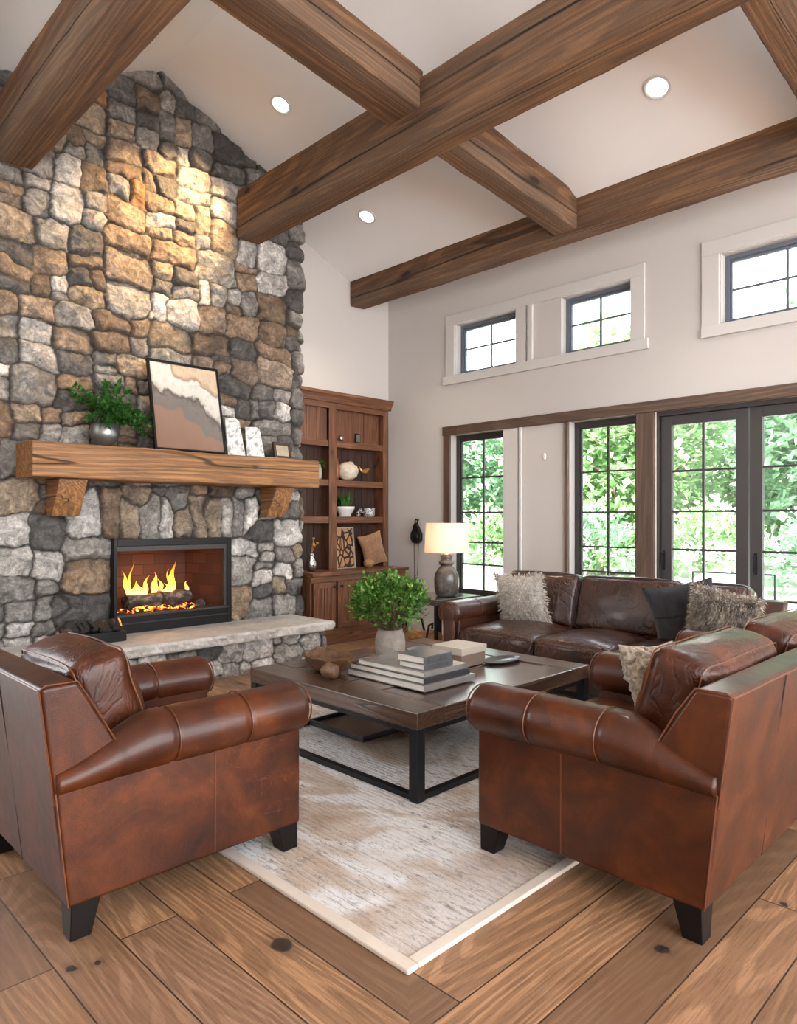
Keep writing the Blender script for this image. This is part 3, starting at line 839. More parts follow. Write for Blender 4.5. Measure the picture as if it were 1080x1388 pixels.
fireplace = thing('fireplace', 'floor to ceiling fieldstone chimney with raised pale stone hearth and arched stones over the firebox', 'fireplace', (0, 0, 0))
arch = []
R9 = random.Random(5); y = 2.18
while y < 3.98:
    w = R9.uniform(.135, .185) if y > 2.3 else .24
    lean = (3.08-y-w/2)*-.10
    arch.append((y+w/2, 1.385+R9.uniform(-.01, .02), w/2, R9.uniform(.155, .175), -lean)); y += w
# blocks each side of the firebox
side = [(3.80, 1.12, .15, .085, 0), (3.79, .86, .13, .17, .03), (3.80, .56, .135, .17, 0), (2.33, 1.13, .17, .085, 0), (2.31, .90, .18, .14, .02), (2.30, .64, .20, .12, 0), (2.36, .455, .14, .07, 0)]
A = masonry(5.2, 5.56, -.10, 0.0, .0105, .345, .10, 21, pal_main, extra=arch+side,
            ban=((2.15, 4.0, 1.21, 1.56), (2.12, 2.5, .37, 1.21), (3.65, 3.94, .37, 1.21)), depth=.05)
clip = lambda u, v: (v < ceil_z(0)*0+RZ-SL*np.abs(np.minimum(u, CY)-RY)+.03) & ~((u > 2.50) & (u < 3.655) & (v > .36) & (v < 1.205))
masonry_mesh('stone_facing', corner_path(XS-.05, CY-.03, CR), A, MT['stone'], fireplace, clip)
# hearth base
def pal_low(y, z, R, ex):
    s = R.choices((GREYS, LIGHT), (.15, .85))[0]; c = R.choice(s); f = R.uniform(.9, 1.3)
    return (min(.75, c[0]*f), min(.75, c[1]*f), min(.75, c[2]*f), 0)
A = masonry(5.1, .30, -.10, 0.0, .0105, .27, .10, 33, pal_low, depth=.035)
masonry_mesh('hearth_base', corner_path(-5.44, 4.36, .04), A, MT['stone'], fireplace)
# slab: flat top, chipped front and end
def slab():
    pts = []; m = MB(); n = 230
    path = [(-5.34, -.1+4.46*k/n) for k in range(n+1)]
    path += [(-5.34-.70*k/40, 4.40) for k in range(1, 41)]
    nrm = [(1, 0)]*(n+1)+[(0, 1)]*40
    nrm[n] = (.7, .7)
    rings = []
    for (x, y), (nx, ny) in zip(path, nrm):
        if abs(y-4.36) < 1e-6: y = 4.40
        def off(z, k): return .022*(nz((x, y, z), 9, 2)+.6*nz((x, y, z), 26, 4))*k
        prof = [(-.01, .385, 0), (0, .380, .5), (.006, .36, 1), (.002, .335, 1.2), (0, .31, 1), (-.012, .295, .5), (-.06, .295, 0)]
        rings.append([(x+nx*(a+off(z, k)), y+ny*(a+off(z, k)), z+.004*nz((x, y, z), 14, 7)*(k > 0)) for a, z, k in prof])
    m.loft(rings, closed=False, cap=False)
    top = [(r[0][0], r[0][1], r[0][2]) for r in rings]
    V = top+[(-6.04, 4.40, .385), (-6.04, -.1, .385)]
    m.add(V, [tuple(range(len(V)))])
    m.box(-6.0, -5.42, -.05, 4.30, .295, .30)
    return m
slab().build('hearth_slab', MT['slab'], fireplace)
# solid core behind the facing so nothing shows through
m = MB().box(-6.75, XS-.08, -.1, 2.46, 0, 3.9).box(-6.75, XS-.08, 3.70, 4.52, 0, 3.9).box(-6.75, XS-.08, 2.46, 3.70, 1.25, 3.9).box(-6.75, -5.5, 2.46, 3.70, 0, .29).box(-6.75, -6.62, 2.46, 3.70, .29, 1.25)
m.prism([(-.1, 3.9), (4.52, 3.9), (4.52, ceil_z(4.52)-.02), (RY, RZ-.02), (-.1, ceil_z(-.1)-.02)], 'x', -6.75, XS-.08)
m.build('chimney_core', MT['coal'], fireplace)

# firebox insert
ins = thing('fireplace_insert', 'black metal firebox insert with dark brick lining set in the stone wall', 'fireplace insert', (XS+.0, 3.0775, .385))
Y0, Y1 = -.577, .577
f = MB()
f.box(-.04, .05, Y0, Y0+.028, 0, .829).box(-.04, .05, Y1-.045, Y1, 0, .829)
f.box(-.04, .05, Y0+.028, Y1-.045, .765, .829).box(-.04, .045, Y0+.028, Y1-.045, 0, .145)
f.build('outer_frame', MT['blackpaint'], ins, bevel=.004)
f = MB().box(.0, .062, Y0+.02, Y1-.04, .145, .165).box(.0, .055, Y0+.02, Y1-.04, .08, .09).box(-.02, .04, Y0+.028, Y1-.045, .72, .765).box(-.02, .030, Y1-.075, Y1-.045, .165, .72).box(-.02, .03, Y0+.028, Y0+.036, .165, .72)
f.build('inner_frame', MT['frame'], ins, bevel=.003)
b = MB()
b.add([(-.55, Y0+.12, .10), (-.55, Y1-.18, .10), (-.55, Y1-.18, .76), (-.55, Y0+.12, .76)], [(0, 1, 2, 3)])
b.add([(-.02, Y1-.045, .10), (-.02, Y1-.045, .78), (-.55, Y1-.18, .76), (-.55, Y1-.18, .10)], [(0, 1, 2, 3)])
b.add([(-.02, Y0+.028, .10), (-.02, Y0+.028, .78), (-.55, Y0+.12, .76), (-.55, Y0+.12, .10)], [(3, 2, 1, 0)])
b.add([(-.02, Y0+.02, .78), (-.02, Y1-.04, .78), (-.55, Y1-.18, .76), (-.55, Y0+.12, .76)], [(3, 2, 1, 0)])
b.add([(-.02, Y0+.02, .14), (-.02, Y1-.04, .14), (-.55, Y1-.18, .14), (-.55, Y0+.12, .14)], [(0, 1, 2, 3)])
b.build('brick_lining', MT['firebrick'], ins)

# embers, logs, flames  (floor of the firebox at z = .525)
FB = .525
def rock(mb, c, r, seed, n=7, flat=.75):
    for i in range(n+1):
        pass
    rings = []
    for j in range(1, n):
        ph = PI*j/n
        rings.append([(c[0]+r*math.sin(ph)*math.cos(2*PI*i/10)*(1+.4*nz((i*.7, j*.7, seed), 1.1, seed)), c[1]+r*math.sin(ph)*math.sin(2*PI*i/10)*(1+.4*nz((i*.7, j*.7, seed), 1.3, seed)),
                       c[2]-r*flat*math.cos(ph)*(1+.3*nz((i, j, seed), .9, seed))) for i in range(10)])
    return mb.loft(rings)
eb = MB()
for k in range(85):
    y = rnd.uniform(2.62, 3.40); x = rnd.uniform(-6.42, -6.12)
    rock(eb, (x, y, FB+.012+rnd.uniform(0, .05)*(1-abs(y-3.0)/.5)), rnd.uniform(.014, .032), k)
tag(eb.build('ember_bed', MT['ember']), 'bed of glowing red and black embers under the burning logs', 'embers', kind='stuff')
cb = MB()
for k in range(90):
    y = rnd.uniform(2.56, 3.56); x = rnd.uniform(-6.14, -6.08) if k % 2 else rnd.uniform(-6.3, -6.1)
    if k % 2 == 0: y = rnd.choice((rnd.uniform(2.56, 2.66), rnd.uniform(3.36, 3.54)))
    rock(cb, (x, y, FB+.012), rnd.uniform(.012, .026), k+200)
tag(cb.build('coal_gravel', MT['coal']), 'scattered dark charred gravel along the front of the firebox floor', 'gravel', kind='stuff')
def firelog(p0, p1, r, label, seed, name='burning_log', mat='char', grp='logs in the fire'):
    p0, p1 = Vector(p0), Vector(p1); d = p1-p0; L = d.length
    rings = []
    for k in range(17):
        s = k/16; rr = r*(1+.12*math.sin(s*9+seed))
        rings.append([(s*L, rr*math.cos(2*PI*i/16)*(1+.22*nz((s*4, i*.8, seed), 1, seed)), rr*math.sin(2*PI*i/16)*(1+.22*nz((s*4, i*.8, seed), 1, seed+4))) for i in range(16)])
    o = MB().loft(rings).build(name, MT[mat], None)
    yv = Vector((0, 0, 1)).cross(d.normalized()).normalized(); zv = d.normalized().cross(yv)
    o.matrix_world = Matrix.Translation(p0) @ Matrix((d.normalized(), yv, zv)).transposed().to_4x4()
    return tag(o, label, 'log', grp)
firelog((-6.18, 2.68, FB+.115), (-6.20, 3.06, FB+.125), .058, 'charred log lying along the left front of the fire', 1)
firelog((-6.17, 3.00, FB+.125), (-6.23, 3.32, FB+.125), .060, 'charred log with a pale cut end on the right of the fire', 2)
firelog((-6.08, 3.10, FB+.06), (-6.26, 3.00, FB+.20), .030, 'thin forked charred branch leaning across the middle of the burning logs', 3)
firelog((-6.33, 2.72, FB+.10), (-6.34, 3.28, FB+.11), .055, 'charred log at the back of the fire behind the flames', 4)
tag(rock(MB(), (0, 0, .045), .055, 9, 8, .9).build('charred_chunk', MT['char'], loc=(-6.2, 3.42, FB)), 'reddish charred chunk standing at the right end of the fire', 'log')

fire = thing('fire', 'bright orange gas fire flames rising over the charred logs', 'fire', (-6.24, 3.0, FB+.15))
def flame(y, h, w, lean, seed, x=0.0, z=0.0):
    rings = []
    for k in range(19):
        s = k/18; rr = w*(math.sin(PI*min(1, (s*.92+.10))**.8))*(1-s)**.45+.0008
        ox = .015*math.sin(s*5+seed); oy = lean*s*s*h+.020*math.sin(s*7+seed*2)*s
        rings.append([(ox+.45*rr*math.cos(2*PI*i/10), oy+rr*math.sin(2*PI*i/10), s*h) for i in range(10)])
    MB().loft(rings).build('flame', MT['flame'], fire, smooth=True, loc=(x, y, z))
for a in ((-.265, .24, .036, -.30, 1), (-.215, .15, .040, .25, 2), (-.11, .19, .030, .12, 3), (-.02, .22, .042, -.12, 4, .02), (.035, .15, .035, .1, 5, -.03), (.12, .24, .026, .02, 6), (.165, .32, .036, .10, 7, -.03), (-.16, .10, .04, 0, 8, .01), (.31, .12, .022, -.1, 9), (-.235, .33, .012, .05, 10, -.05), (.08, .11, .04, 0, 11, .02)):
    flame(*a)

# mantel
man = thing('mantel_shelf', 'thick honey brown timber mantel with a split along its face on two wooden brackets', 'mantel', (XS+.02, 3.10, 1.71))
b = beam('mantel_beam', (0, 0, 0), (2.72, 0, 0), .40, .275, 'x', 11.0, mat='mantel', n=50, ch=.010)
for k in ('label', 'category'): del b[k]
b.parent = man
b.matrix_world = Matrix.Translation((0, 0, 0))
b.matrix_basis = Matrix.Translation((.18, -1.36, 0)) @ Matrix.Rotation(PI/2, 4, 'Z')
for yc in (-1.03, 1.01):
    poly = [(0, -.30), (.12, -.30), (.29, -.02), (.29, 0), (0, 0)]
    MB().prism(poly, 'y', -.11, .11).build('bracket', MT['mantel'], man, bevel=.008, loc=(0, yc, 0))
# ------------------------------------------------------------------ rug
m = MB()
RX0, RX1, RY0, RY1 = -4.55, -1.475, 1.505, 4.75
rug = thing('area_rug', 'large pale cream and tan woven rug with a cream bound edge under the seats', 'rug', ((RX0+RX1)/2, (RY0+RY1)/2, 0))
def rugtop(u, v):
    x = (u-.5)*(RX1-RX0-.09); y = (v-.5)*(RY1-RY0-.09)
    return (x, y, .013+.0035*nz((x, y*2.5, 0), 5, 3))
m.grid(rugtop, 110, 110)
m.build('woven_field', MT['rug'], rug, smooth=True)
b = MB(); w, h = (RX1-RX0)/2, (RY1-RY0)/2
for (x0, x1, y0, y1) in ((-w, w, -h, -h+.05), (-w, w, h-.05, h), (-w, -w+.05, -h+.05, h-.05), (w-.05, w, -h+.05, h-.05)):
    b.box(x0, x1, y0, y1, 0, .018)
b.build('bound_edge', MT['binding'], rug, bevel=.006)
RUGZ = .014

# ------------------------------------------------------------------ leather seats
def smooth01(t): t = max(0, min(1, t)); return t*t*(3-2*t)

def arm_mesh(depth, ta, flip, lean=.085, roll=.104):
    """x=0 is the outer face of the arm panel, inside is +x (flip mirrors); y 0..depth"""
    m = MB()
    s = -1 if flip else 1
    prof = [(-.001, .115), (depth, .115), (depth, .58), (.30, .58), (.17, .545), (.05, .51), (-.040, .505)]
    P = MB().prism(prof, 'x', 0, ta)
    m.add([(s*v[0], v[1], v[2]) for v in P.v], [tuple(reversed(f)) if flip else f for f in P.f])
    return m
def roll_mesh(depth, ta, flip, roll=.104, pleats=(.36, .66), zc=.592):
    s = -1 if flip else 1
    rings = []; n = 28
    ys = [-.035+.01*k for k in range(0, int((depth+.06)*100))]
    y1 = depth+.028
    for y in ys:
        if y > y1: break
        t = smooth01((y+.09)/.42)
        r = .034+(roll-.034)*t; z = .486+r; cx = r*1.12-.014-.036*t
        e = y1-y
        if e < .03: r *= (1-.22*(1-e/.03)**2)
        for p in pleats+(.16,):
            d = abs(y-p)
            r *= 1-.05*math.exp(-(d/.008)**2)
        ring = []
        for i in range(n):
            a = 2*PI*i/n
            rr = r*(1+.02*nz((math.cos(a), math.sin(a), y*3), 1.5, 3))
            ring.append((s*(cx+rr*1.12*math.cos(a)), y, z+rr*math.sin(a)))
        rings.append(ring)
    last = rings[-1]; c = (sum(p[0] for p in last)/n, y1+.012, sum(p[2] for p in last)/n)
    for q in (.8, .5, .2): rings.append([(c[0]+(p[0]-c[0])*q, y1+.012*(1-q*q), c[2]+(p[2]-c[2])*q) for p in last])
    return MB().loft(rings)

def seat_maker(name, label, cat, loc, rz, W, D, seats, backs, mid=(), leather='leather', ta=.17, group=None, back_h=.85, lean=.085, cush_h=.22):
    L = MT[leather]
    t = thing(name, label, cat, loc, rz, group)
    h = W/2
    # base rail and deck
    m = MB().box(-h+.02, h-.02, .03, D-.015, .12, .31)
    m.build('base', L, t, bevel=.012, seg=3)
    # arms
    arms = [(-h, False), (h, True)]+[(x, False) for x in mid]
    for (x, flip) in arms:
        a = arm_mesh(D, ta, flip).build('arm', L, t, bevel=.014, seg=3, loc=(x, 0, 0))
        roll_mesh(D, ta, flip).build('arm_roll', L, a, smooth=True)
        s = -1 if flip else 1
        y1 = D+.028
        for yy in (.36, .66):
            p = MB(); rr = .104
            p.tube([(s*(ta/2-.02+rr*1.125*math.cos(q)), yy+.006, .592+rr*1.005*math.sin(q)) for q in [PI*(-.05)+PI*1.32*k/24 for k in range(25)]], .0022, 5)
            p.build('pleat_seam', MT['piping'], a)
        # keyhole shaped front facing outline
        MB().tube([(s*(ta/2-.02+.104*.95*math.cos(q)), y1+.004, .592+.104*.86*math.sin(q)) for q in [-.9+k*(PI+1.8)/24 for k in range(25)]], .0035, 6).build('front_piping', MT['piping'], a)
        MB().tube([(s*-.0006, D*.57, z) for z in (.125, .25, .4, .50)], .0024, 5).build('panel_seam', MT['piping'], a)
        MB().tube([(s*.001, -.001, .12), (s*.001, -.020, .3), (s*.001, -.040, .5)], .003, 5).build('edge_piping', MT['piping'], a)
        if leather == 'leather2':
            k = MB().prism([(.025, .125), (ta-.03, .125), (ta-.03, .52), (ta/2+.045, .60), (ta/2-.02, .655), (ta/2-.085, .60), (.025, .52)], 'y', D, D+.035)
            k = MB().add([(s*v[0], v[1], v[2]) for v in k.v], k.f)
            k.build('front_facing', L, a, bevel=.01, seg=3)
            MB().tube([(s*x_, D+.038, z_) for x_, z_ in ((.03, .13), (.03, .515), (ta/2-.08, .60), (ta/2-.02, .648), (ta/2+.04, .60), (ta-.035, .515), (ta-.035, .13))], .004, 6).build('facing_piping', MT['piping'], a)
    # back: raked wedge
    prof = [(.0, .115), (.34, .115), (.34, .36), (.165, .62), (.035, back_h), (-lean, back_h-.005)]
    m = MB().prism(prof, 'x', -h+.012, h-.012)
    bk = m.build('back', L, t, bevel=.016, seg=3)
    for s in (-1, 1):
        xx = s*(h-.012)
        MB().tube([(xx, -.040, .46), (xx, -lean-.002, back_h-.012), (xx, -lean+.02, back_h+.001), (xx, .033, back_h+.0), (xx, .10, .735), (xx, .163, .62)], .003, 6).build('back_piping', MT['piping'], bk)
    MB().tube([(-h+.02, -lean-.001, back_h-.014), (h-.02, -lean-.001, back_h-.014)], .003, 6).build('top_piping', MT['piping'], bk)
    nb = max(1, round(W/.75))
    for k in range(1, nb+1):
        xx = -h+W*k/(nb+1)
        MB().tube([(xx, -.0005, .12), (xx, -.0430, .5), (xx, -lean-.0015, back_h-.02)], .0022, 5).build('seam', MT['seam'], bk)
    # cushions
    def wr(seed, amp=.010):
        def fn(p, un):
            q = Vector((p[0]*1.0, p[1]*4.0, p[2]*2.2))
            w = amp*.8*nz(q, 3.5, seed)
            ed = max(abs(un[0]), abs(un[2]))
            if abs(un[0]) > abs(un[2]): cr = nz((p[0]*1.5, p[1]*1.5, p[2]*9), 3.2, seed+4)
            else: cr = nz((p[0]*9, p[1]*1.5, p[2]*1.5), 3.2, seed+4)
            w2 = amp*.85*cr*max(0, ed-.25)*(1 if ed < .93 else max(0, (1-ed)/.07))
            return p+Vector((0, .8, .7))*w+Vector((0, 1 if p[1] > 0 else -1, 0))*w2
        return fn
    for i, (a, b) in enumerate(seats):
        w = (b-a)/2-.004; yd = (D+.02-.20)/2
        vs, fs = rbox((w, yd, .085), .035, 12, (.0, .012, .035 if leather == 'leather' else .058), wr(i+3, .010), ((a+b)/2, .20+yd, .385))
        c = MB().add(vs, fs).build('seat_cushion', MT[leather+'_soft'], t, smooth=True)
        for z in (.31+.006, .452):
            MB().tube([((a+b)/2-w+.008, .20+2*yd+.008-.012, z), ((a+b)/2+w-.008, .20+2*yd+.008-.012, z)], .004, 6).build('cushion_piping', MT['piping'] if leather == 'leather' else MT['seam'], c)
    for i, bb in enumerate(backs):
        a, b = bb[0], bb[1]; hh = cush_h; dy = bb[2] if len(bb) > 2 else 0
        w = (b-a)/2-.006; th = .105
        vs, fs = rbox((w, th, hh), .045, 12, (.012, .045, .02), wr(i*5+9, .016))
        c = MB().add(vs, fs).build('back_cushion', MT[leather+'_soft'], t, smooth=True, loc=((a+b)/2, .222+dy, .455+hh), rot=(math.radians(15), 0, 0))
        for sy in (-1, 1):
            q = MB(); e = .020; loop = []
            for (cx, cz, a0) in ((w-.045, hh-.045, 0), (-w+.045, hh-.045, PI/2), (-w+.045, -hh+.045, PI), (w-.045, -hh+.045, 3*PI/2)):
                for k in range(5):
                    an = a0+PI/2*k/4
                    loop.append((cx+.041*math.cos(an)+0, sy*(th-.010), cz+.041*math.sin(an)))
            # follow the puffed cushion outline
            dense = []
            for k in range(len(loop)):
                A_, B_ = Vector(loop[k]), Vector(loop[(k+1) % len(loop)])
                ns = 12 if (A_-B_).length > .1 else 1
                for j in range(ns): dense.append(A_.lerp(B_, j/ns))
            fnw = wr(i*5+9, .016); out = []
            for d in dense:
                un = (d[0]/w, d[1]/th, d[2]/hh)
                pz = Vector(d); 
                if abs(un[2]) > .8: pz[2] += .020*(1 if d[2] > 0 else -1)*max(0, 1-un[0]**2)**.6*max(0, 1-un[1]**2)**.6
                if abs(un[0]) > .9: pz[0] += .012*(1 if d[0] > 0 else -1)*max(0, 1-un[2]**2)**.6*max(0, 1-un[1]**2)**.6
                out.append(fnw(pz, un))
            q.tube(out, .0032, 6, closed=True).build('cushion_piping', MT['piping'] if leather == 'leather' else MT['seam'], c)
    # legs
    for sx in (-1, 1):
        for fy in (0, 1):
            x = sx*(h-.055); y = (D-.06) if fy else .06
            oy = .018 if fy else -.018
            top = [(x-.05, y-.05, .13), (x+.05, y-.05, .13), (x+.05, y+.05, .13), (x-.05, y+.05, .13)]
            bx, by = x+sx*.012, y+oy
            bot = [(bx-.034, by-.034, 0), (bx+.034, by-.034, 0), (bx+.034, by+.034, 0), (bx-.034, by+.034, 0)]
            MB().loft([bot, top]).build('leg', MT['legwood'], t, bevel=.004)
    return t

# near left armchair faces the window wall
seat_maker('leather_armchair', 'cognac leather rolled arm chair at the left with its back to the viewer', 'armchair',
           (-2.82, .835, .0), 0, .92, .93, [(-.29, .29)], [(-.29, .29)])
# right hand loveseat faces the fireplace
seat_maker('leather_loveseat', 'cognac brown leather loveseat cut off by the right edge, facing the fireplace', 'loveseat',
           (-.90, 3.355, .0), PI/2, 2.15, .93, [(-.905, -.085), (.085, .905)], [(-.89, -.09), (.06, .89)], mid=(-.085,), back_h=.83)
# far sofa under the windows
seat_maker('leather_sofa', 'long dark brown leather sofa under the windows with rolled arms and loose back cushions', 'sofa',
           (-2.765, 5.455, .0), PI, 2.40, .97, [(-1.03, -.36), (-.36, .29), (.29, 1.03)], [(-1.03, -.56), (-.56, .31), (.31, 1.03)], leather='leather2', back_h=.80, lean=.06, cush_h=.225)

# ------------------------------------------------------------------ throw pillows
def pillow(name, label, cat, loc, rot, w, h, th, mat, n=26, puck=.10, wr=.006, seed=0, lump=0.0):
    vs = []; fs = []
    def P(u, v, s):
        x = w/2*u*(1-puck*(1-v*v)); z = h/2*v*(1-puck*(1-u*u))
        f = max(0, (1-abs(u)**2.6))**.55*max(0, (1-abs(v)**2.6))**.55
        y = s*th/2*f
        d = wr*nz((x*3, z*3, s), 3.5, seed)*(.3+f)
        if lump:
            c = mnoise.cell_vector(Vector((x*42, z*42, s)))
            dd = mnoise.voronoi(Vector((x*34, z*34, s*5+seed)))[0][0]
            y += s*lump*(1-min(1, dd*1.6))*min(1, f*3)
        return (x+d, y+d, z+d)
    m = MB()
    m.grid(lambda a, b: P(2*a-1, 2*b-1, 1), n, n); m.grid(lambda a, b: P(2*a-1, 2*b-1, -1), n, n)
    # flip front grid for outward normals
    k = len(m.f)//2; m.f = [tuple(reversed(f)) for f in m.f[:k]]+m.f[k:]
    t = thing(name, label, cat, loc); t.rotation_euler = rot
    o = m.build('cover', mat, t, smooth=True)
    return t, P
def tufts(t, P, mat, n, length, width, seed, where=None, droop=.6, name='fur', spread=.6):
    R = random.Random(seed); m = MB()
    for k in range(n):
        s = R.choice((-1, 1, 1)) ; u, v = R.uniform(-1, 1), R.uniform(-1, 1)
        if where and not where(u, v): continue
        s = 1 if R.random() < .8 else -1
        p = Vector(P(u, v, s)); e = .02
        du = Vector(P(u+e, v, s))-Vector(P(u-e, v, s)); dv = Vector(P(u, v+e, s))-Vector(P(u, v-e, s))
        nn = dv.cross(du)*s
        if nn.length < 1e-9: continue
        nn.normalize()
        d = (nn+Vector((R.uniform(-1, 1), R.uniform(-1, 1), R.uniform(-1, 1)))*spread+Vector((u, 0, v*.8-droop*.5))*.7).normalized()
        sd = d.cross(Vector((R.uniform(-1, 1), R.uniform(-1, 1), R.uniform(-1, 1)))).normalized()*width
        L = length*R.uniform(.5, 1.2)
        mid = p+d*L*.55; tip = p+d*L+Vector((0, 0, -droop*L*.5))
        m.add([p-sd, p+sd, mid+sd*.7, tip, mid-sd*.7], [(0, 1, 2, 4), (4, 2, 3)])
    return m.build(name, mat, t, smooth=False)
SZ = .475
t, P = pillow('throw_pillow', 'square cream woven pillow with fringed lower edge at the left end of the far sofa', 'pillow', (-3.50, 4.97, SZ+.225), (math.radians(-16), math.radians(3), PI+.10), .47, .47, .15, MT['creamfab'], seed=1)
tufts(t, P, MT['creamfab'], 1500, .032, .003, 4, lambda u, v: True, spread=.9, name='shaggy_pile')
tufts(t, P, MT['creamfab'], 9000, .045, .004, 5, lambda u, v: v < -.86 or abs(u) > .97 or v > .97, name='fringe')
t, P = pillow('throw_pillow', 'plain charcoal pillow with a seam across it beside the fur pillow', 'pillow', (-2.09, 4.95, SZ+.235), (math.radians(-20), math.radians(12), PI+.28), .48, .50, .16, MT['charfab'], seed=2)
MB().tube([(x, P(x/.24/1.0*.92, .12, 1)[1]+.002, .028) for x in [-.20+.04*k for k in range(11)]], .0025, 5).build('seam', MT['seam'], t)
t, P = pillow('throw_pillow', 'shaggy grey brown fur pillow at the right end of the far sofa', 'pillow', (-1.79, 4.84, SZ+.225), (math.radians(-20), math.radians(-13), PI+.20), .43, .46, .15, MT['furfab'], seed=3)
tufts(t, P, MT['furfab'], 9000, .045, .0035, 6, spread=.9)
t, P = pillow('throw_pillow', 'nubbly beige knitted pillow tucked inside the near arm of the right loveseat', 'pillow', (-1.29, 2.84, .665), (math.radians(-24), math.radians(4), PI/2-.10), .42, .42, .15, MT['knit'], n=90, seed=4, lump=.022)

# ------------------------------------------------------------------ coffee table
TZ = .453
ct = thing('coffee_table', 'large low plank coffee table with dark steel frame standing on the rug', 'coffee table', (-3.035, 3.22, RUGZ))
hx, hy = .725, .80; zt = TZ-RUGZ; zb = zt-.085
def plank(x0, x1, y0, y1, z0, z1, seed, mat, bev=.006):
    m = MB().box(x0, x1, y0, y1, z0, z1)
    return m.build('top_board', mat, ct, bevel=bev)
bw = .20
plank(-hx, hx, -hy, -hy+bw, zb, zt, 1, MT['table_x']); plank(-hx, hx, hy-bw, hy, zb, zt, 2, MT['table_x'])
plank(hx-bw, hx, -hy+bw+.002, hy-bw-.002, zb, zt-.001, 3, MT['table']); plank(-hx, -hx+bw, -hy+bw+.002, hy-bw-.002, zb, zt-.001, 4, MT['table'])
xs = [-hx+bw+.003, -.30, -.02, .25, hx-bw-.003]
for k in range(4): plank(xs[k]+.003, xs[k+1]-.003, -hy+bw+.004, hy-bw-.004, zb+.02, zt-.004-.004*(k == 3), 5+k, MT['table'])
for sx in (-1, 1):
    for sy in (-1, 1):
        x, y = sx*(hx-.032), sy*(hy-.032)
        MB().box(x-.028, x+.028, y-.028, y+.028, 0, zb).build('leg', MT['blacksteel'], ct, bevel=.002)
f = MB()
for s in (-1, 1):
    f.box(-hx+.06, hx-.06, s*(hy-.032)-.020, s*(hy-.032)+.020, .002, .030)
    f.box(s*(hx-.032)-.020, s*(hx-.032)+.020, -hy+.06, hy-.06, .002, .030)
    f.box(-hx+.06, hx-.06, s*(hy-.032)-.014, s*(hy-.032)+.014, zb-.03, zb)
    f.box(s*(hx-.032)-.014, s*(hx-.032)+.014, -hy+.06, hy-.06, zb-.03, zb)
f.build('steel_rails', MT['blacksteel'], ct, bevel=.002)
# oval dark dish let into the far corner of the top
d = MB().lathe([(.001, .001), (.10, .001), (.118, .012), (.122, .012), (.104, -.0), (.001, -.0)], n=40)
t = d.build('oval_tray', MT['bookdark'], None, smooth=True, loc=(-2.78, 3.72, TZ+.001)); t.scale = (.75, 1.35, 1)
tag(t, 'thin dark oval tray lying on the coffee table near the far sofa', 'tray')
tr = MB().box(-.27, .27, -.20, .20, 0, .012).box(-.27, .27, -.20, -.185, .012, .035).box(-.27, .27, .185, .20, .012, .035).box(-.27, -.255, -.185, .185, .012, .035).box(.255, .27, -.185, .185, .012, .035)
tag(tr.build('floor_tray', MT['bookdark'], None, bevel=.003, loc=(-3.45, 3.05, RUGZ+.004)), 'flat black rectangular tray lying on the rug under the coffee table', 'tray')

# books on the table
def book(name, label, x0, x1, y0, y1, z, h, cov, rz=0, marks=None, group=None):
    cx, cy = (x0+x1)/2, (y0+y1)/2; a, b = (x1-x0)/2, (y1-y0)/2
    t = thing(name, label, 'book', (cx, cy, z), rz, group)
    c = MB().box(-a, a, -b, b, 0, .004).box(-a, a, -b, b, h-.004, h).box(a-.004, a, -b, b, .004, h-.004)
    c.build('cover', cov, t, bevel=.0015)
    MB().box(-a+.006, a-.0045, -b+.006, b-.006, .0042, h-.0042).build('pages', MT['pages'], t)
    if marks:
        q = MB(); R = random.Random(marks); y = -b+.03
        while y < b-.05:
            w = R.uniform(.010, .020); hh = h*R.uniform(.25, .34)
            q.tube([(a+.0012, y+w*.5*(1+math.cos(s)), h*.5+hh*math.sin(s*R.choice((1, 1))+.4)) for s in [k*.5 for k in range(12)]], .0016, 4)
            y += w*1.35
        q.build('spine_lettering', MT['bookdark'], t)
    return t
b1 = book('book', 'largest pale book at the bottom of the stack on the coffee table', -3.20, -2.56, 2.74, 3.17, TZ, .036, MT['bookcov2'])
b2 = book('book', 'wide black edged book second from the bottom of the stack on the coffee table', -3.19, -2.575, 2.75, 3.14, TZ+.037, .034, MT['bookdark'])
b3 = book('book', 'pale grey book third from the bottom of the stack on the coffee table', -3.12, -2.58, 2.755, 3.12, TZ+.072, .030, MT['bookcov2'], .015)
b4 = book('book', 'small grey book under the topmost book of the coffee table stack', -2.80, -2.60, 2.78, 3.02, TZ+.103, .034, MT['bookcov'], 0, 3)
b5 = book('book', 'topmost small grey book with scrawled lettering on its spine, on the coffee table stack', -2.81, -2.605, 2.775, 3.015, TZ+.138, .040, MT['bookcov'], .03, 8)
# lidded box
bx = thing('keepsake_box', 'cream lidded rectangular box with a brown body standing behind the book stack', 'box', (-2.925, 3.46, TZ), .04)
MB().box(-.115, .115, -.125, .125, 0, .085).build('box_body', plain('brown_box_card', (.17, .12, .09), .5), bx, bevel=.003)
MB().box(-.122, .122, -.132, .132, .078, .125).build('lid', MT['cream'], bx, bevel=.004)
bb = thing('trinket_dish', 'low blue grey dish partly hidden between the pot and the lidded box', 'dish', (-3.20, 3.42, TZ), .1)
MB().lathe([(.001, 0), (.07, 0), (.115, .055), (.122, .062), (.112, .060), (.07, .012), (.001, .01)], n=36).build('bowl', plain('blue_grey_glaze', (.13, .15, .17), .25), bb, smooth=True)
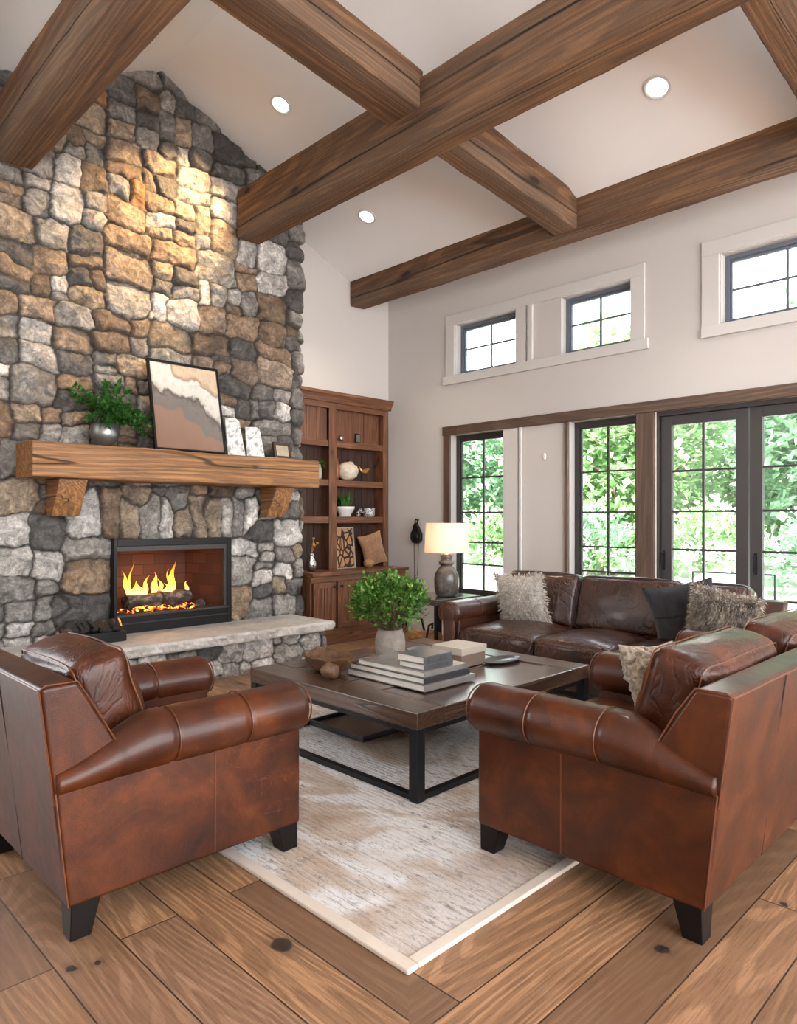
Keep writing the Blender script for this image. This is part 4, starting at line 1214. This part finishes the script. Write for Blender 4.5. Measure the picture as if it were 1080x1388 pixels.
# carved driftwood bowl
t = thing('driftwood_bowl', 'rough brown carved wooden dough bowl on the near left of the coffee table', 'bowl', (-3.37, 2.72, TZ), -.35)
def dough(u, v):
    a = 2*PI*u; prof = [(0, .0), (.5, 0), (.8, .03), (1.0, .085), (1.05, .10), (.95, .098), (.80, .055), (.5, .028), (0, .022)]
    k = v*(len(prof)-1); i = min(int(k), len(prof)-2); f = k-i
    r = prof[i][0]*(1-f)+prof[i+1][0]*f; z = prof[i][1]*(1-f)+prof[i+1][1]*f
    w = 1+.16*nz((math.cos(a), math.sin(a), 0), 1.6, 4)
    return (.27*r*w*math.cos(a), .12*r*w*math.sin(a), z*(1+.35*nz((math.cos(a)*2, math.sin(a)*2, 1), 1, 2)*(r > .7)))
MB().grid(dough, 56, 24).build('carved_bowl', MT['driftwood'], t, smooth=True)
o = MB(); rock(o, (0, 0, .05), .058, 77, 9, .85)
t = tag(o.build('wood_burl', MT['driftwood'], None, smooth=True, loc=(-3.16, 2.58, TZ)), 'knobbly brown wooden burl at the left end of the book stack', 'burl')

# ------------------------------------------------------------------ foliage
def leaf(m, p, d, up, L, W, fold=.25):
    d = d.normalized(); s = d.cross(up)
    if s.length < 1e-4: s = d.cross(Vector((1, 0, 0)))
    s.normalize(); n = s.cross(d)
    a = p+d*L*.45
    m.add([p, a+s*W+n*W*fold, p+d*L, a-s*W+n*W*fold, a], [(0, 1, 4), (1, 2, 4), (2, 3, 4), (3, 0, 4)])
def rv(R): 
    v = Vector((R.gauss(0, 1), R.gauss(0, 1), R.gauss(0, 1))); return v.normalized()
def bush(parent, c, rad, nclump, per, L, W, mat, seed, root=(0, 0, 0), twigs=24, name='foliage', flat=1.0):
    R = random.Random(seed); m = MB(); tw = MB(); c = Vector(c)
    for k in range(nclump):
        v = rv(R); 
        if v.z < -.55: v.z *= -.5
        r = R.uniform(.35, 1.0)**.45
        p = c+Vector((v.x*rad[0], v.y*rad[1], v.z*rad[2]))*r*(1+.12*nz(v, 2.2, seed))
        out = (v+Vector((0, 0, .35))).normalized()
        for j in range(per):
            q = p+rv(R)*L*1.6*R.random()
            d = (out+rv(R)*.9).normalized()
            leaf(m, q, d, Vector((0, 0, 1))+rv(R)*.5, L*R.uniform(.6, 1.2), W*R.uniform(.7, 1.1))
        if k < twigs*1:
            mid = Vector(root).lerp(p, .5)+rv(R)*rad[0]*.08
            tw.tube([root, mid, p], [.004, .003, .0015], 5)
    m.build(name, mat, parent); 
    if twigs: tw.build('stems', MT['twig'], parent)

pt = thing('potted_shrub', 'rounded leafy green shrub in a rough grey clay pot on the coffee table', 'plant', (-3.28, 3.18, TZ))
MB().lathe([(.001, 0), (.072, 0), (.088, .02), (.098, .08), (.100, .13), (.092, .18), (.080, .205), (.084, .215), (.074, .214), (.070, .19), (.001, .185)], n=40, wob=.012).build('clay_pot', MT['clay'], pt, smooth=True)
bush(pt, (-.01, 0, .385), (.245, .245, .185), 480, 6, .040, .0125, MT['leaf'], 5, (0, 0, .19), 46)

def sprays(parent, root, n, length, L, W, mat, seed, spread=1.0, zb=.35, name='foliage', bias=None):
    R = random.Random(seed); m = MB(); tw = MB(); root = Vector(root)
    for k in range(n):
        d = rv(R); d.z = abs(d.z)*.8+zb; d.x *= spread; d.y *= spread
        if bias: d += Vector(bias(R, k))
        d.normalize(); ln = length*R.uniform(.65, 1.1)
        pts = [root]; cur = root.copy(); dd = d.copy()
        for j in range(9):
            dd = (dd+Vector((0, 0, -.10))+rv(R)*.10).normalized(); cur = cur+dd*ln/9; pts.append(cur.copy())
            if j > 1:
                for q in range(8):
                    ld = (dd*.7+rv(R)).normalized()
                    leaf(m, cur+rv(R)*.012, ld, Vector((0, 0, 1))+rv(R)*.4, L*R.uniform(.6, 1.2), W*R.uniform(.7, 1.1))
        tw.tube(pts, [.003-.0002*j for j in range(10)], 5)
    m.build(name, mat, parent); tw.build('stems', MT['twig'], parent)
pv = thing('mantel_vase_plant', 'dark green leafy sprays in a round pewter vase at the left end of the mantel', 'plant', (-5.86, 2.36, 1.987))
MB().lathe([(.001, 0), (.055, 0), (.070, .02), (.108, .075), (.118, .13), (.105, .18), (.075, .215), (.062, .228), (.066, .24), (.056, .24), (.052, .225), (.001, .21)], n=44).build('pewter_vase', MT['pewter'], pv, smooth=True)
sprays(pv, (0, 0, .22), 34, .37, .050, .015, MT['leafdark'], 8, 1.0, .32, bias=lambda R, k: (.1 if k % 3 else 0, -.1+.15*(k % 4), 0))

# mantel pieces
MZ = 1.990
pa = thing('abstract_painting', 'large dark framed abstract cream and brown painting leaning on the mantel', 'painting', (-5.74, 3.085, MZ+.004))
pa.rotation_euler = (0, math.radians(-11.5), 0)
MB().box(0, .012, -.325, .325, .012, .80).build('canvas', MT['art'], pa)
f = MB().box(-.012, .022, -.345, -.325, 0, .825).box(-.012, .022, .325, .345, 0, .825).box(-.012, .022, -.325, .325, 0, .014).box(-.012, .022, -.325, .325, .80, .825).box(-.014, 0, -.325, .325, .014, .80)
f.build('frame', MT['blackpaint'], pa, bevel=.002)
for (yy, w, h_, lb, rz) in ((3.60, .20, .38, 'taller pale marble slab leaning on the stone just right of the painting', .05), (3.815, .20, .31, 'shorter pale marble slab with slanting veins leaning beside the dark little frame', -.04)):
    t = MB().prism([(-w/2, 0), (w/2, 0), (w/2-.02, h_*.93), (w/2-.06, h_), (-w/2+.02, h_*.97)], 'x', 0, .016).build('marble_slab', MT['marble'], None, bevel=.003, loc=(-5.83, yy, MZ+.003), rot=(0, math.radians(-13), rz))
    tag(t, lb, 'marble slab')
fr = thing('photo_frame', 'small dark wooden picture frame at the right end of the mantel', 'picture frame', (-5.80, 4.12, MZ+.003)); fr.rotation_euler = (0, math.radians(-10), .12)
MB().box(-.01, .016, -.115, -.085, 0, .17).box(-.01, .016, .085, .115, 0, .17).box(-.01, .016, -.085, .085, 0, .03).box(-.01, .016, -.085, .085, .14, .17).build('frame', plain('dark_frame_wood', (.045, .022, .014), .4), fr, bevel=.003)
MB().box(-.008, .004, -.085, .085, .03, .14).build('picture', plain('sepia_print', (.42, .36, .27), .5, var=.5, vscale=14), fr)

# black log box on the hearth
hb = thing('hearth_log_box', 'low black iron box of dark glossy kindling on the hearth left of the firebox', 'log box', (-5.78, 2.24, .387))
hb.rotation_euler = (0, 0, .0)
MB().box(-.13, .13, -.22, .22, 0, .085).build('iron_box', MT['blackpaint'], hb, bevel=.008)
q = MB()
for k in range(9):
    y = -.17+.045*k; a = R9.uniform(-.5, .5); zz = .10+.03*R9.random()
    q.tube([(-.11, y-.05*a, zz), (0, y, zz+.03), (.11, y+.05*a, zz-.01)], [.022, .030, .024], 7)
q.build('kindling', plain('glossy_black_wood', (.02, .018, .018), .18, var=.4, vscale=20, bump=.8, bscale=30, coat=.6), hb)

# ------------------------------------------------------------------ bookcase
BX = -6.30; BF = -6.0; YL, YR = 4.63, 6.09
bc = thing('built_in_bookcase', 'tall brown wooden bookcase with open shelves over panelled cupboards between chimney and window wall', 'bookcase', (-6.25, 5.36, 0))
def B(name, x0, x1, y0, y1, z0, z1, mat, bev=.003, parent=None):
    return MB().box(x0+6.25, x1+6.25, y0-5.36, y1-5.36, z0, z1).build(name, MT[mat], parent or bc, bevel=bev)
B('plinth', XA+.01, BF-.005, YL, YR, 0, .13, 'cab_h'); 
B('base_cabinet', XA+.01, BF-.02, YL, YR, .13, .765, 'cab_v')
B('counter_top', XA+.01, BF+.03, YL-.0, YR+.02, .765, .805, 'cab_h', .008)
# face frame rails + cupboard doors
B('face_frame', BF-.02, BF, YL, YR, .70, .765, 'cab_h'); B('face_frame', BF-.02, BF, YL, YR, .13, .175, 'cab_h')
def cup_door(y0, y1, knob):
    z0, z1 = .18, .695; s = .06
    o = bpy.data.objects.new('cupboard_door', None)
    m = MB().box(BF+6.25, BF+6.272, y0-5.36, y0+s-5.36, z0, z1).box(BF+6.25, BF+6.272, y1-s-5.36, y1-5.36, z0, z1).box(BF+6.25, BF+6.272, y0+s-5.36, y1-s-5.36, z0, z0+s).box(BF+6.25, BF+6.272, y0+s-5.36, y1-s-5.36, z1-s, z1)
    d = m.build('cupboard_door', MT['cab_v'], bc, bevel=.004)
    p = MB(); n = 4; a, b = y0+s, y1-s
    for k in range(n):
        p.box(BF+6.251, BF+6.262, a+(b-a)*k/n+.003-5.36, a+(b-a)*(k+1)/n-.003-5.36, z0+s, z1-s)
    p.build('door_panel', MT['cab_v'], d, bevel=.003)
    MB().lathe([(.001, 0), (.007, 0), (.006, .014), (.015, .020), (.017, .028), (.010, .036), (.001, .037)], n=16).build('knob', MT['blacksteel'], d, smooth=True, loc=(BF+6.272, knob-5.36, z1-.05), rot=(0, PI/2, 0))
cup_door(4.65, 4.955, 4.92); cup_door(4.99, 5.50, 5.03); cup_door(5.535, 6.065, 5.58)
# upper part
B('back_boards', XA+.005, XA+.02, YL, YR, .805, 2.75, 'cab_dark', 0)
def boards(name, x0, x1, y0, y1, z0, z1, n, mat, parent=bc):
    m = MB()
    for k in range(n): m.box(x0+6.25, x1+6.25, y0+(y1-y0)*k/n+.003-5.36, y0+(y1-y0)*(k+1)/n-.003-5.36, z0, z1)
    return m.build(name, MT[mat], parent, bevel=.003)
boards('bead_boards', XA+.02, XA+.03, 5.24, 5.99, .805, 2.25, 7, 'cab_dark'); boards('bead_boards', XA+.02, XA+.03, 4.65, 5.12, .805, 2.25, 5, 'cab_dark')
B('side_panel', XA+.01, BX+.0, 5.99, 6.08, .805, 2.75, 'cab_v'); B('side_panel', XA+.01, BX, YL, 4.66, .805, 2.75, 'cab_v')
B('centre_stile', BX-.02, BX, 5.125, 5.24, .805, 2.75, 'cab_v', .004); B('divider', XA+.01, BX-.02, 5.16, 5.20, .805, 2.75, 'cab_v')
for z in (1.345, 1.775, 2.235):
    B('shelf', XA+.01, BX-.003, 5.245, 5.985, z, z+.075, 'cab_h', .004)
    B('shelf', XA+.01, BX-.003, 4.665, 5.12, z-.0, z+.075, 'cab_h', .004)
boards('upper_panel', BX-.10, BX-.085, 5.245, 5.985, 2.31, 2.75, 3, 'cab_v'); boards('upper_panel', BX-.05, BX-.035, 4.665, 5.12, 2.31, 2.75, 3, 'cab_v')
B('panel_stile', BX-.085, BX-.07, 5.56, 5.66, 2.31, 2.75, 'cab_v')
B('top_rail', BX-.02, BX, YL, 5.125, 2.68, 2.75, 'cab_h'); B('top_rail', BX-.02, BX, 5.24, 5.99, 2.68, 2.75, 'cab_h')
m = MB()
cr = [(-.0, 0), (.03, .0), (.035, .03), (.06, .075), (.075, .085), (.075, .12), (-.25, .12), (-.25, 0)]
m.prism([(BX+6.25+a, 2.745+b) for a, b in cr], 'y', YL-5.36, 6.10-5.36)
m.build('crown_moulding', MT['cab_h'], bc, bevel=.003)

# things on the shelves
SX = -6.38
def on(z): return z+.076
t = thing('white_planter', 'white footed bowl planter with upright green leaves on the middle shelf of the bookcase', 'plant', (SX, 5.43, on(1.345)))
MB().lathe([(.001, 0), (.075, 0), (.075, .035), (.085, .045), (.115, .09), (.118, .12), (.108, .12), (.10, .10), (.001, .095)], n=40).build('footed_bowl', MT['porcelain'], t, smooth=True)
m = MB(); R = random.Random(3)
for k in range(60):
    a = R.uniform(0, 2*PI); r = R.uniform(0, .06); d = Vector((math.cos(a)*R.uniform(.1, .5)*.6, math.sin(a)*R.uniform(.1, .6), 1))
    leaf(m, Vector((r*math.cos(a), r*math.sin(a), .09)), d, Vector((math.cos(a), math.sin(a), .3)), R.uniform(.12, .22), R.uniform(.009, .016), .4)
m.build('leaves', MT['leafdark'], t)
tag(MB().lathe([(.001, 0), (.055, 0), (.07, .02), (.075, .11), (.068, .11), (.06, .02), (.001, .015)], n=32).build('patterned_cup', MT['spotted'], None, smooth=True, loc=(SX+.02, 5.80, on(1.345))), 'black and white speckled cup on the middle bookcase shelf', 'cup')
o = MB(); 
for k in range(6): rock(o, (R.uniform(-.03, .03), R.uniform(-.03, .03), .02+.015*k), .022, k+5)
tag(o.build('pine_cone', MT['spotted'], None, loc=(SX+.02, 5.645, on(1.345)-.006)), 'small dark speckled cone ornament between the white planter and the patterned cup', 'ornament')
o = MB(); rock(o, (0, 0, .115), .128, 31, 12, .9)
tag(o.build('cream_geode', MT['geode'], None, smooth=True, loc=(SX+.02, 5.45, on(1.775))), 'large pale cream rock on the upper open shelf of the bookcase', 'rock')
tag(MB().lathe([(.001, 0), (.04, 0), (.055, .05), (.06, .12), (.045, .20), (.035, .25), (.04, .26), (.001, .26)], n=28).build('copper_vase', plain('copper_glaze', (.30, .12, .05), .3, metal=.4), None, smooth=True, loc=(SX-.03, 5.305, on(1.775))), 'narrow copper brown vase at the left of the cream rock on the bookcase', 'vase')
t = thing('brass_bird', 'little brass bird sculpture right of the cream rock on the bookcase shelf', 'sculpture', (SX+.03, 5.69, on(1.775)))
m = MB().lathe([(.001, 0), (.04, 0), (.04, .012), (.001, .014)], n=20).tube([(0, 0, .01), (0, .01, .10)], .006, 6)
m.build('stand', MT['blacksteel'], t)
m = MB().tube([(0, -.07, .19), (0, -.03, .13), (0, .03, .12), (0, .07, .145), (0, .09, .16), (0, .11, .155)], [.006, .022, .034, .024, .014, .003], 10)
m.build('body', MT['brass'], t, smooth=True)
lt = thing('log_picture', 'upright picture of stacked split log ends standing on the bookcase counter', 'picture', (SX+.05, 5.405, .806)); lt.rotation_euler = (0, math.radians(-6), 0)
MB().box(-.008, .0, -.135, .135, .008, .48).build('print', MT['logart'], lt)
MB().box(-.012, .012, -.15, -.135, 0, .49).box(-.012, .012, .135, .15, 0, .49).box(-.012, .012, -.135, .135, 0, .010).box(-.012, .012, -.135, .135, .478, .49).build('frame', MT['cream'], lt, bevel=.002)
pillow('counter_pillow', 'small tan brown cushion leaning at the right end of the bookcase counter', 'cushion', (SX+.07, 5.82, .806+.215), (math.radians(8), math.radians(-17), math.radians(62)), .30, .42, .12, MT['tanfab'], seed=7)
o = MB(); rock(o, (0, 0, .055), .066, 55, 8, .8)
tag(o.build('wood_chunk', MT['log'], None, loc=(SX+.17, 5.66, .806)), 'small pale wood chunk in front of the tan cushion on the bookcase counter', 'wood chunk')
t = thing('glass_jar', 'glass jar with a green sprig on the bookcase shelf past the mantel end', 'jar', (SX+.03, 4.985, on(1.775)))
MB().lathe([(.001, 0), (.05, 0), (.056, .02), (.056, .12), (.042, .15), (.042, .17), (.039, .17), (.039, .15), (.052, .12), (.052, .02), (.001, .006)], n=32).build('jar', plain('greenish_glass', (.30, .34, .28), .1, spec=.8), t, smooth=True)
sprays(t, (0, 0, .14), 5, .12, .03, .009, MT['leaf'], 4, .8, .4)
t = thing('silver_vase', 'small silver vase with a gold berry branch at the left of the bookcase counter', 'vase', (SX+.16, 4.80, .806))
MB().lathe([(.001, 0), (.035, 0), (.06, .05), (.062, .10), (.035, .15), (.03, .19), (.036, .20), (.001, .20)], n=28).build('vase_body', MT['chrome'], t, smooth=True)
m = MB(); e = []
for k in range(5):
    a = (R.uniform(-.03, .06), R.uniform(-.02, .14), .27+R.uniform(0, .10)); m.tube([(0, 0, .19), (a[0]*.4, a[1]*.4, .26), a], .004, 5); e.append(a)
m.build('branch', MT['brass'], t)
for k, a in enumerate(e): rock(MB(), a, .016, k+70, 7, 1).build('berry', MT['brass'], t, smooth=True)
t = thing('silver_dish', 'small shiny silver ball ornament on the top ledge of the bookcase', 'ornament', (BX-.035, 5.33, 2.311))
MB().lathe([(.001, 0), (.02, .0), (.034, .025), (.034, .045), (.02, .068), (.001, .072)], n=20).build('ball', MT['chrome'], t, smooth=True)
t = thing('ledge_frame', 'tiny silver and black frame standing on the top ledge of the bookcase', 'picture frame', (BX-.04, 5.60, 2.311))
MB().box(-.006, .006, -.04, .04, 0, .115).build('frame', MT['blackpaint'], t, bevel=.002); MB().box(.006, .009, -.028, .028, .014, .10).build('picture', MT['pewter'], t)

# ------------------------------------------------------------------ side table, lamp, log holder, pulley
st = thing('side_table', 'small black side table under the ceramic lamp beside the far sofa', 'side table', (-4.53, 5.02, 0))
MB().box(-.27, .27, -.30, .34, .595, .65).build('table_top', plain('ebonised_top', (.05, .042, .038), .22, coat=.4), st, bevel=.005)
for sx in (-1, 1):
    for sy in (-1, 1):
        MB().box(sx*.235-.014, sx*.235+.014, (-.27 if sy < 0 else .31)-.014, (-.27 if sy < 0 else .31)+.014, 0, .595).build('leg', MT['blacksteel'], st, bevel=.002)
tl = thing('table_lamp', 'bottle shaped dark ceramic table lamp with a white drum shade', 'lamp', (-4.43, 5.05, .651))
MB().lathe([(.001, 0), (.085, 0), (.105, .015), (.118, .08), (.120, .16), (.112, .215), (.085, .26), (.060, .285), (.058, .295), (.075, .31), (.075, .33), (.05, .345), (.058, .365), (.060, .395), (.045, .41), (.001, .412)], n=44, wob=.006).build('ceramic_base', MT['lampbase'], tl, smooth=True)
MB().tube([(0, 0, .41), (0, 0, .50)], .008, 8).tube([(-.19, 0, .645), (.19, 0, .645)], .003, 6).tube([(0, -.19, .645), (0, .19, .645)], .003, 6).tube([(0, 0, .5), (0, 0, .66)], .003, 6).build('lamp_rod', MT['brass'], tl)
sh = MB(); n = 64
sh.loft([[(r*math.cos(2*PI*i/n), r*math.sin(2*PI*i/n), z) for i in range(n)] for r, z in ((.212, .42), (.200, .70), (.196, .70), (.208, .42), (.212, .42))], cap=False)
sh.build('lamp_shade', MT['shade'], tl, smooth=False)
o = MB(); rock(o, (0, 0, .55), .03, 2, 8, 1.2); o.build('bulb', emis('warm_bulb', (1, .62, .30), 2.5), tl, smooth=True)

lh = thing('iron_log_holder', 'black wrought iron log holder with split logs on the floor under the side table', 'log holder', (-4.72, 5.06, 0), .1)
m = MB()
for x in (-.16, .16):
    m.tube([(x, -.20, .0), (x, -.17, .03), (x, -.21, .20), (x, -.15, .37), (x, -.09, .38), (x, -.10, .33)], .012, 7)
    m.tube([(x, .20, .0), (x, .17, .03), (x, .21, .20), (x, .15, .37), (x, .09, .38), (x, .10, .33)], .012, 7)
    m.tube([(x, -.17, .03), (x, .17, .03)], .010, 6)
for y in (-.17, .17): m.tube([(-.16, y, .03), (.16, y, .03)], .010, 6)
m.build('iron_frame', MT['blackpaint'], lh)
for k, (y, z, r) in enumerate(((-.09, .11, .065), (.07, .11, .07), (-.01, .23, .065))):
    firelog((-4.90, 5.06+y, z+.0), (-4.54, 5.06+y, z), r, ('lower left split log in the black iron log holder', 'lower right split log in the black iron log holder', 'topmost split log in the black iron log holder')[k], k+30, 'firewood_log', 'log', 'firewood in the iron holder')

pl = thing('hanging_pulley', 'black iron pulley with two long thin cords hanging on the wall right of the bookcase', 'wall pulley', (-5.95, YW-.05, 1.05))
m = MB().tube([(.0, .0, .245+.03*math.sin(a)) if False else (.022*math.cos(a), 0, .315+.028*math.sin(a)) for a in [k*2*PI/20 for k in range(20)]], .008, 6, closed=True)
m.build('hook', MT['blackpaint'], pl)
m = MB().prism([(-.03, .28), (.0, .30), (.05, .22), (.085, .16), (.08, .08), (.03, .04), (-.05, .05), (-.085, .10), (-.08, .17), (-.05, .21)], 'y', -.025, .025)
m.build('pulley_cheek', MT['blackpaint'], pl, bevel=.006)
MB().lathe([(.001, -.035), (.055, -.035), (.06, -.02), (.05, 0), (.06, .02), (.055, .035), (.001, .035)], n=24).build('wheel', MT['blacksteel'], pl, smooth=True, loc=(-.01, -.0, .13), rot=(PI/2, 0, 0))
MB().tube([(-.03, -.01, .06), (-.028, -.005, -.3), (-.035, 0, -.70)], .006, 6).tube([(.05, -.01, .08), (.03, -.005, -.2), (.0, 0, -.5), (-.02, 0, -.72)], .004, 6).build('cord', plain('dark_cord', (.09, .065, .05), .8), pl)
MB().tube([(0, .05, .33), (0, .0, .335)], .006, 6).build('wall_hook', MT['blacksteel'], pl)
# ------------------------------------------------------------------ outside
tag(MB().box(-45, 30, 6.5, 13, -.25, -.12).build('patio', MT['patio']), 'x', 'patio')
o = bpy.data.objects['patio']; o['kind'] = 'structure'; del o['label']; del o['category']
struct(MB().box(-70, 50, 13, 70, -.30, -.10).build('ground', MT['grass']))
def tree(label, loc, h, r, seed, mat, sc=1.0, n=2000):
    t = thing('leafy_tree', label, 'tree', loc, 0, 'trees beyond the patio')
    R = random.Random(seed)
    tk = MB().tube([(0, 0, -.2), (.1, .05, h*.25), (-.05, 0, h*.5), (.1, .1, h*.8)], [.2, .15, .11, .04], 9)
    for k in range(6):
        a = R.uniform(0, 2*PI); z = h*R.uniform(.25, .6)
        tk.tube([(0, 0, z), (math.cos(a)*r*.5, math.sin(a)*r*.5, z+h*.12), (math.cos(a)*r*.8, math.sin(a)*r*.8, z+h*.22)], [.06, .04, .015], 6)
    tk.build('trunk', MT['bark'], t)
    m = MB()
    for k in range(n):
        v = rv(R); q = R.uniform(.15, 1)**.5
        c = Vector((v.x*r*q, v.y*r*q, h*.53+v.z*h*.50*q))
        c *= 1+.12*nz(v, 2.5, seed)
        for j in range(6):
            p = c+rv(R)*.42*R.random()
            leaf(m, p, (v+rv(R)*.9), Vector((0, 0, 1))+rv(R)*.6, R.uniform(.16, .32), R.uniform(.07, .12))
    m.build('foliage', mat, t)
    return t
protos = [tree('leafy green tree standing beyond the patio outside the windows', (-9.5, 17.5, 0), 6.4, 2.8, 1, MT['treeleaf']),
          tree('leafy green tree standing beyond the patio outside the windows', (-3.3, 17.5, 0), 6.9, 2.8, 2, MT['treeleaf2']),
          tree('leafy green tree standing beyond the patio outside the windows', (-28.0, 18.0, 0), 5.6, 2.3, 3, MT['treeleaf'])]
spots = [(-21.9, 17.6, 0, 1.0), (-15.7, 17.4, 1, .95), (3.2, 17.8, 0, 1.0), (-24.6, 24.2, 1, 1.05), (-18.4, 24.6, 2, 1.2), (-12.4, 24.3, 0, 1.1), (-6.4, 24.5, 2, 1.25), (-.3, 24.4, 1, 1.0), (6.0, 24.5, 0, 1.05)]
for (x, y, k, s) in spots:
    c = copy_tree(protos[k]); c.location = (x, y, 0); c.rotation_euler = (0, 0, rnd.uniform(0, 6.2)); c.scale = (s, s, s)
# low shrubs at the patio's far edge
def hedge(label, loc, rx, rz_, seed):
    t = thing('garden_shrub', label, 'shrub', loc)
    bush(t, (0, 0, rz_*.8), (rx*.8, rx*.7, rz_), 260, 7, .16, .05, MT['treeleaf'] if seed % 2 else MT['treeleaf2'], seed, (0, 0, 0), 12)
hs = [('wide low green shrub outside, seen at the left of the first tall window', -13.6), ('low green shrub outside, seen behind the table lamp window glass', -11.0), ('low green shrub seen through the second tall window', -8.2),
      ('low green shrub seen through the left leaf of the french doors', -5.7), ('low green shrub seen through the right leaf of the french doors', -3.3)]
for k, (l, x) in enumerate(hs): hedge(l, (x, 14.3+.4*(k % 2), -.1), 1.35, 1.0, k+40)
for k, (x, y, r, l) in enumerate(((-5.9, 10.6, .42, 'pale grey boulder outside the second tall window'), (-4.15, 11.4, .6, 'large tan boulder beyond the patio seen in the right of the left door leaf'), (-2.3, 11.6, .75, 'tall pale boulder beyond the patio at the right door leaf'), (-8.5, 11.6, .45, 'grey boulder outside low in the first tall window'))):
    o = MB(); rock(o, (0, 0, r*.35), r, k+90, 12, .75)
    tag(o.build('garden_boulder', MT['boulder'], None, smooth=True, loc=(x, y, -.12)), l, 'boulder')
# terrace wall and dark metal chair back
pc = thing('patio_chair', 'thin dark metal patio chair outside the left leaf of the french doors', 'chair', (-2.92, 8.2, -.12), .2)
MB().tube([(-.42, 0, 0), (-.42, 0, .90), (.42, 0, .90), (.42, 0, 0)], .014, 7).tube([(-.42, 0, .45), (.42, 0, .45)], .012, 6).build('back_frame', MT['blacksteel'], pc)
MB().box(-.41, .41, .01, .55, .44, .46).build('seat', MT['blacksteel'], pc)
MB().tube([(-.41, .54, .45), (-.41, .54, 0)], .013, 7).build('leg', MT['blacksteel'], pc); MB().tube([(.41, .54, .45), (.41, .54, 0)], .013, 7).build('leg', MT['blacksteel'], pc)

# ------------------------------------------------------------------ light
w = bpy.data.worlds.new('overcast_daylight'); SC.world = w; w.use_nodes = True
nt = w.node_tree; nt.nodes.clear()
tc = nt.nodes.new('ShaderNodeTexCoord'); sp = nt.nodes.new('ShaderNodeSeparateXYZ'); nt.links.new(tc.outputs['Generated'], sp.inputs[0])
cr = nt.nodes.new('ShaderNodeValToRGB'); nt.links.new(sp.outputs[2], cr.inputs[0])
cr.color_ramp.elements[0].position = .0; cr.color_ramp.elements[0].color = (.88, .86, .84, 1)
cr.color_ramp.elements[1].position = .6; cr.color_ramp.elements[1].color = (.80, .88, 1.0, 1)
bg = nt.nodes.new('ShaderNodeBackground'); nt.links.new(cr.outputs[0], bg.inputs[0]); bg.inputs[1].default_value = 3.2
ow = nt.nodes.new('ShaderNodeOutputWorld'); nt.links.new(bg.outputs[0], ow.inputs[0])

def light(name, typ, loc, energy, color=(1, 1, 1), aim=None, **kw):
    d = bpy.data.lights.new(name, typ); d.energy = energy; d.color = color
    for k, v in kw.items(): setattr(d, k, v)
    o = bpy.data.objects.new(name, d); COL.objects.link(o); o.location = loc
    if aim is not None:
        o.rotation_euler = (Vector(aim)-Vector(loc)).to_track_quat('-Z', 'Y').to_euler()
    return o
light('sun', 'SUN', (5, -5, 12), 11, (1, .96, .90), aim=(5-5.5, -5+5.0, 12-7.0), angle=math.radians(3))
# the recessed lamps
light('downlight_beam', 'SPOT', (-5.24, 3.70, 5.06), 190, (1, .64, .30), aim=(-6.05, 3.02, 4.10), spot_size=math.radians(62), spot_blend=.9, shadow_soft_size=.06)
light('downlight_beam', 'SPOT', (-5.47, 4.96, 4.55), 45, (1, .82, .62), aim=(-5.47, 4.96, 0), spot_size=math.radians(95), spot_blend=.9, shadow_soft_size=.07)
light('downlight_beam', 'SPOT', (-2.31, 4.99, 4.53), 45, (1, .88, .74), aim=(-2.31, 4.99, 0), spot_size=math.radians(95), spot_blend=.9, shadow_soft_size=.07)
light('lamp_glow', 'POINT', (-4.43, 5.05, 1.20), 2.5, (1, .66, .36), shadow_soft_size=.05)
light('fire_glow', 'POINT', (-6.20, 3.0, .86), 1.6, (1, .38, .10), shadow_soft_size=.09)

SC.view_settings.view_transform = 'Standard'; SC.view_settings.look = 'None'
SC.view_settings.gamma = 1.0; SC.view_settings.exposure = 1.82
try: SC.view_settings.use_curve_mapping = False
except Exception: pass
SC.cycles.max_bounces = 8; SC.cycles.diffuse_bounces = 5; SC.cycles.transparent_max_bounces = 16
SC.cycles.sample_clamp_indirect = 6; SC.cycles.caustics_reflective = False; SC.cycles.caustics_refractive = False
SC.cycles.use_denoising = True
# no two names like Cube: everything above is named by kind
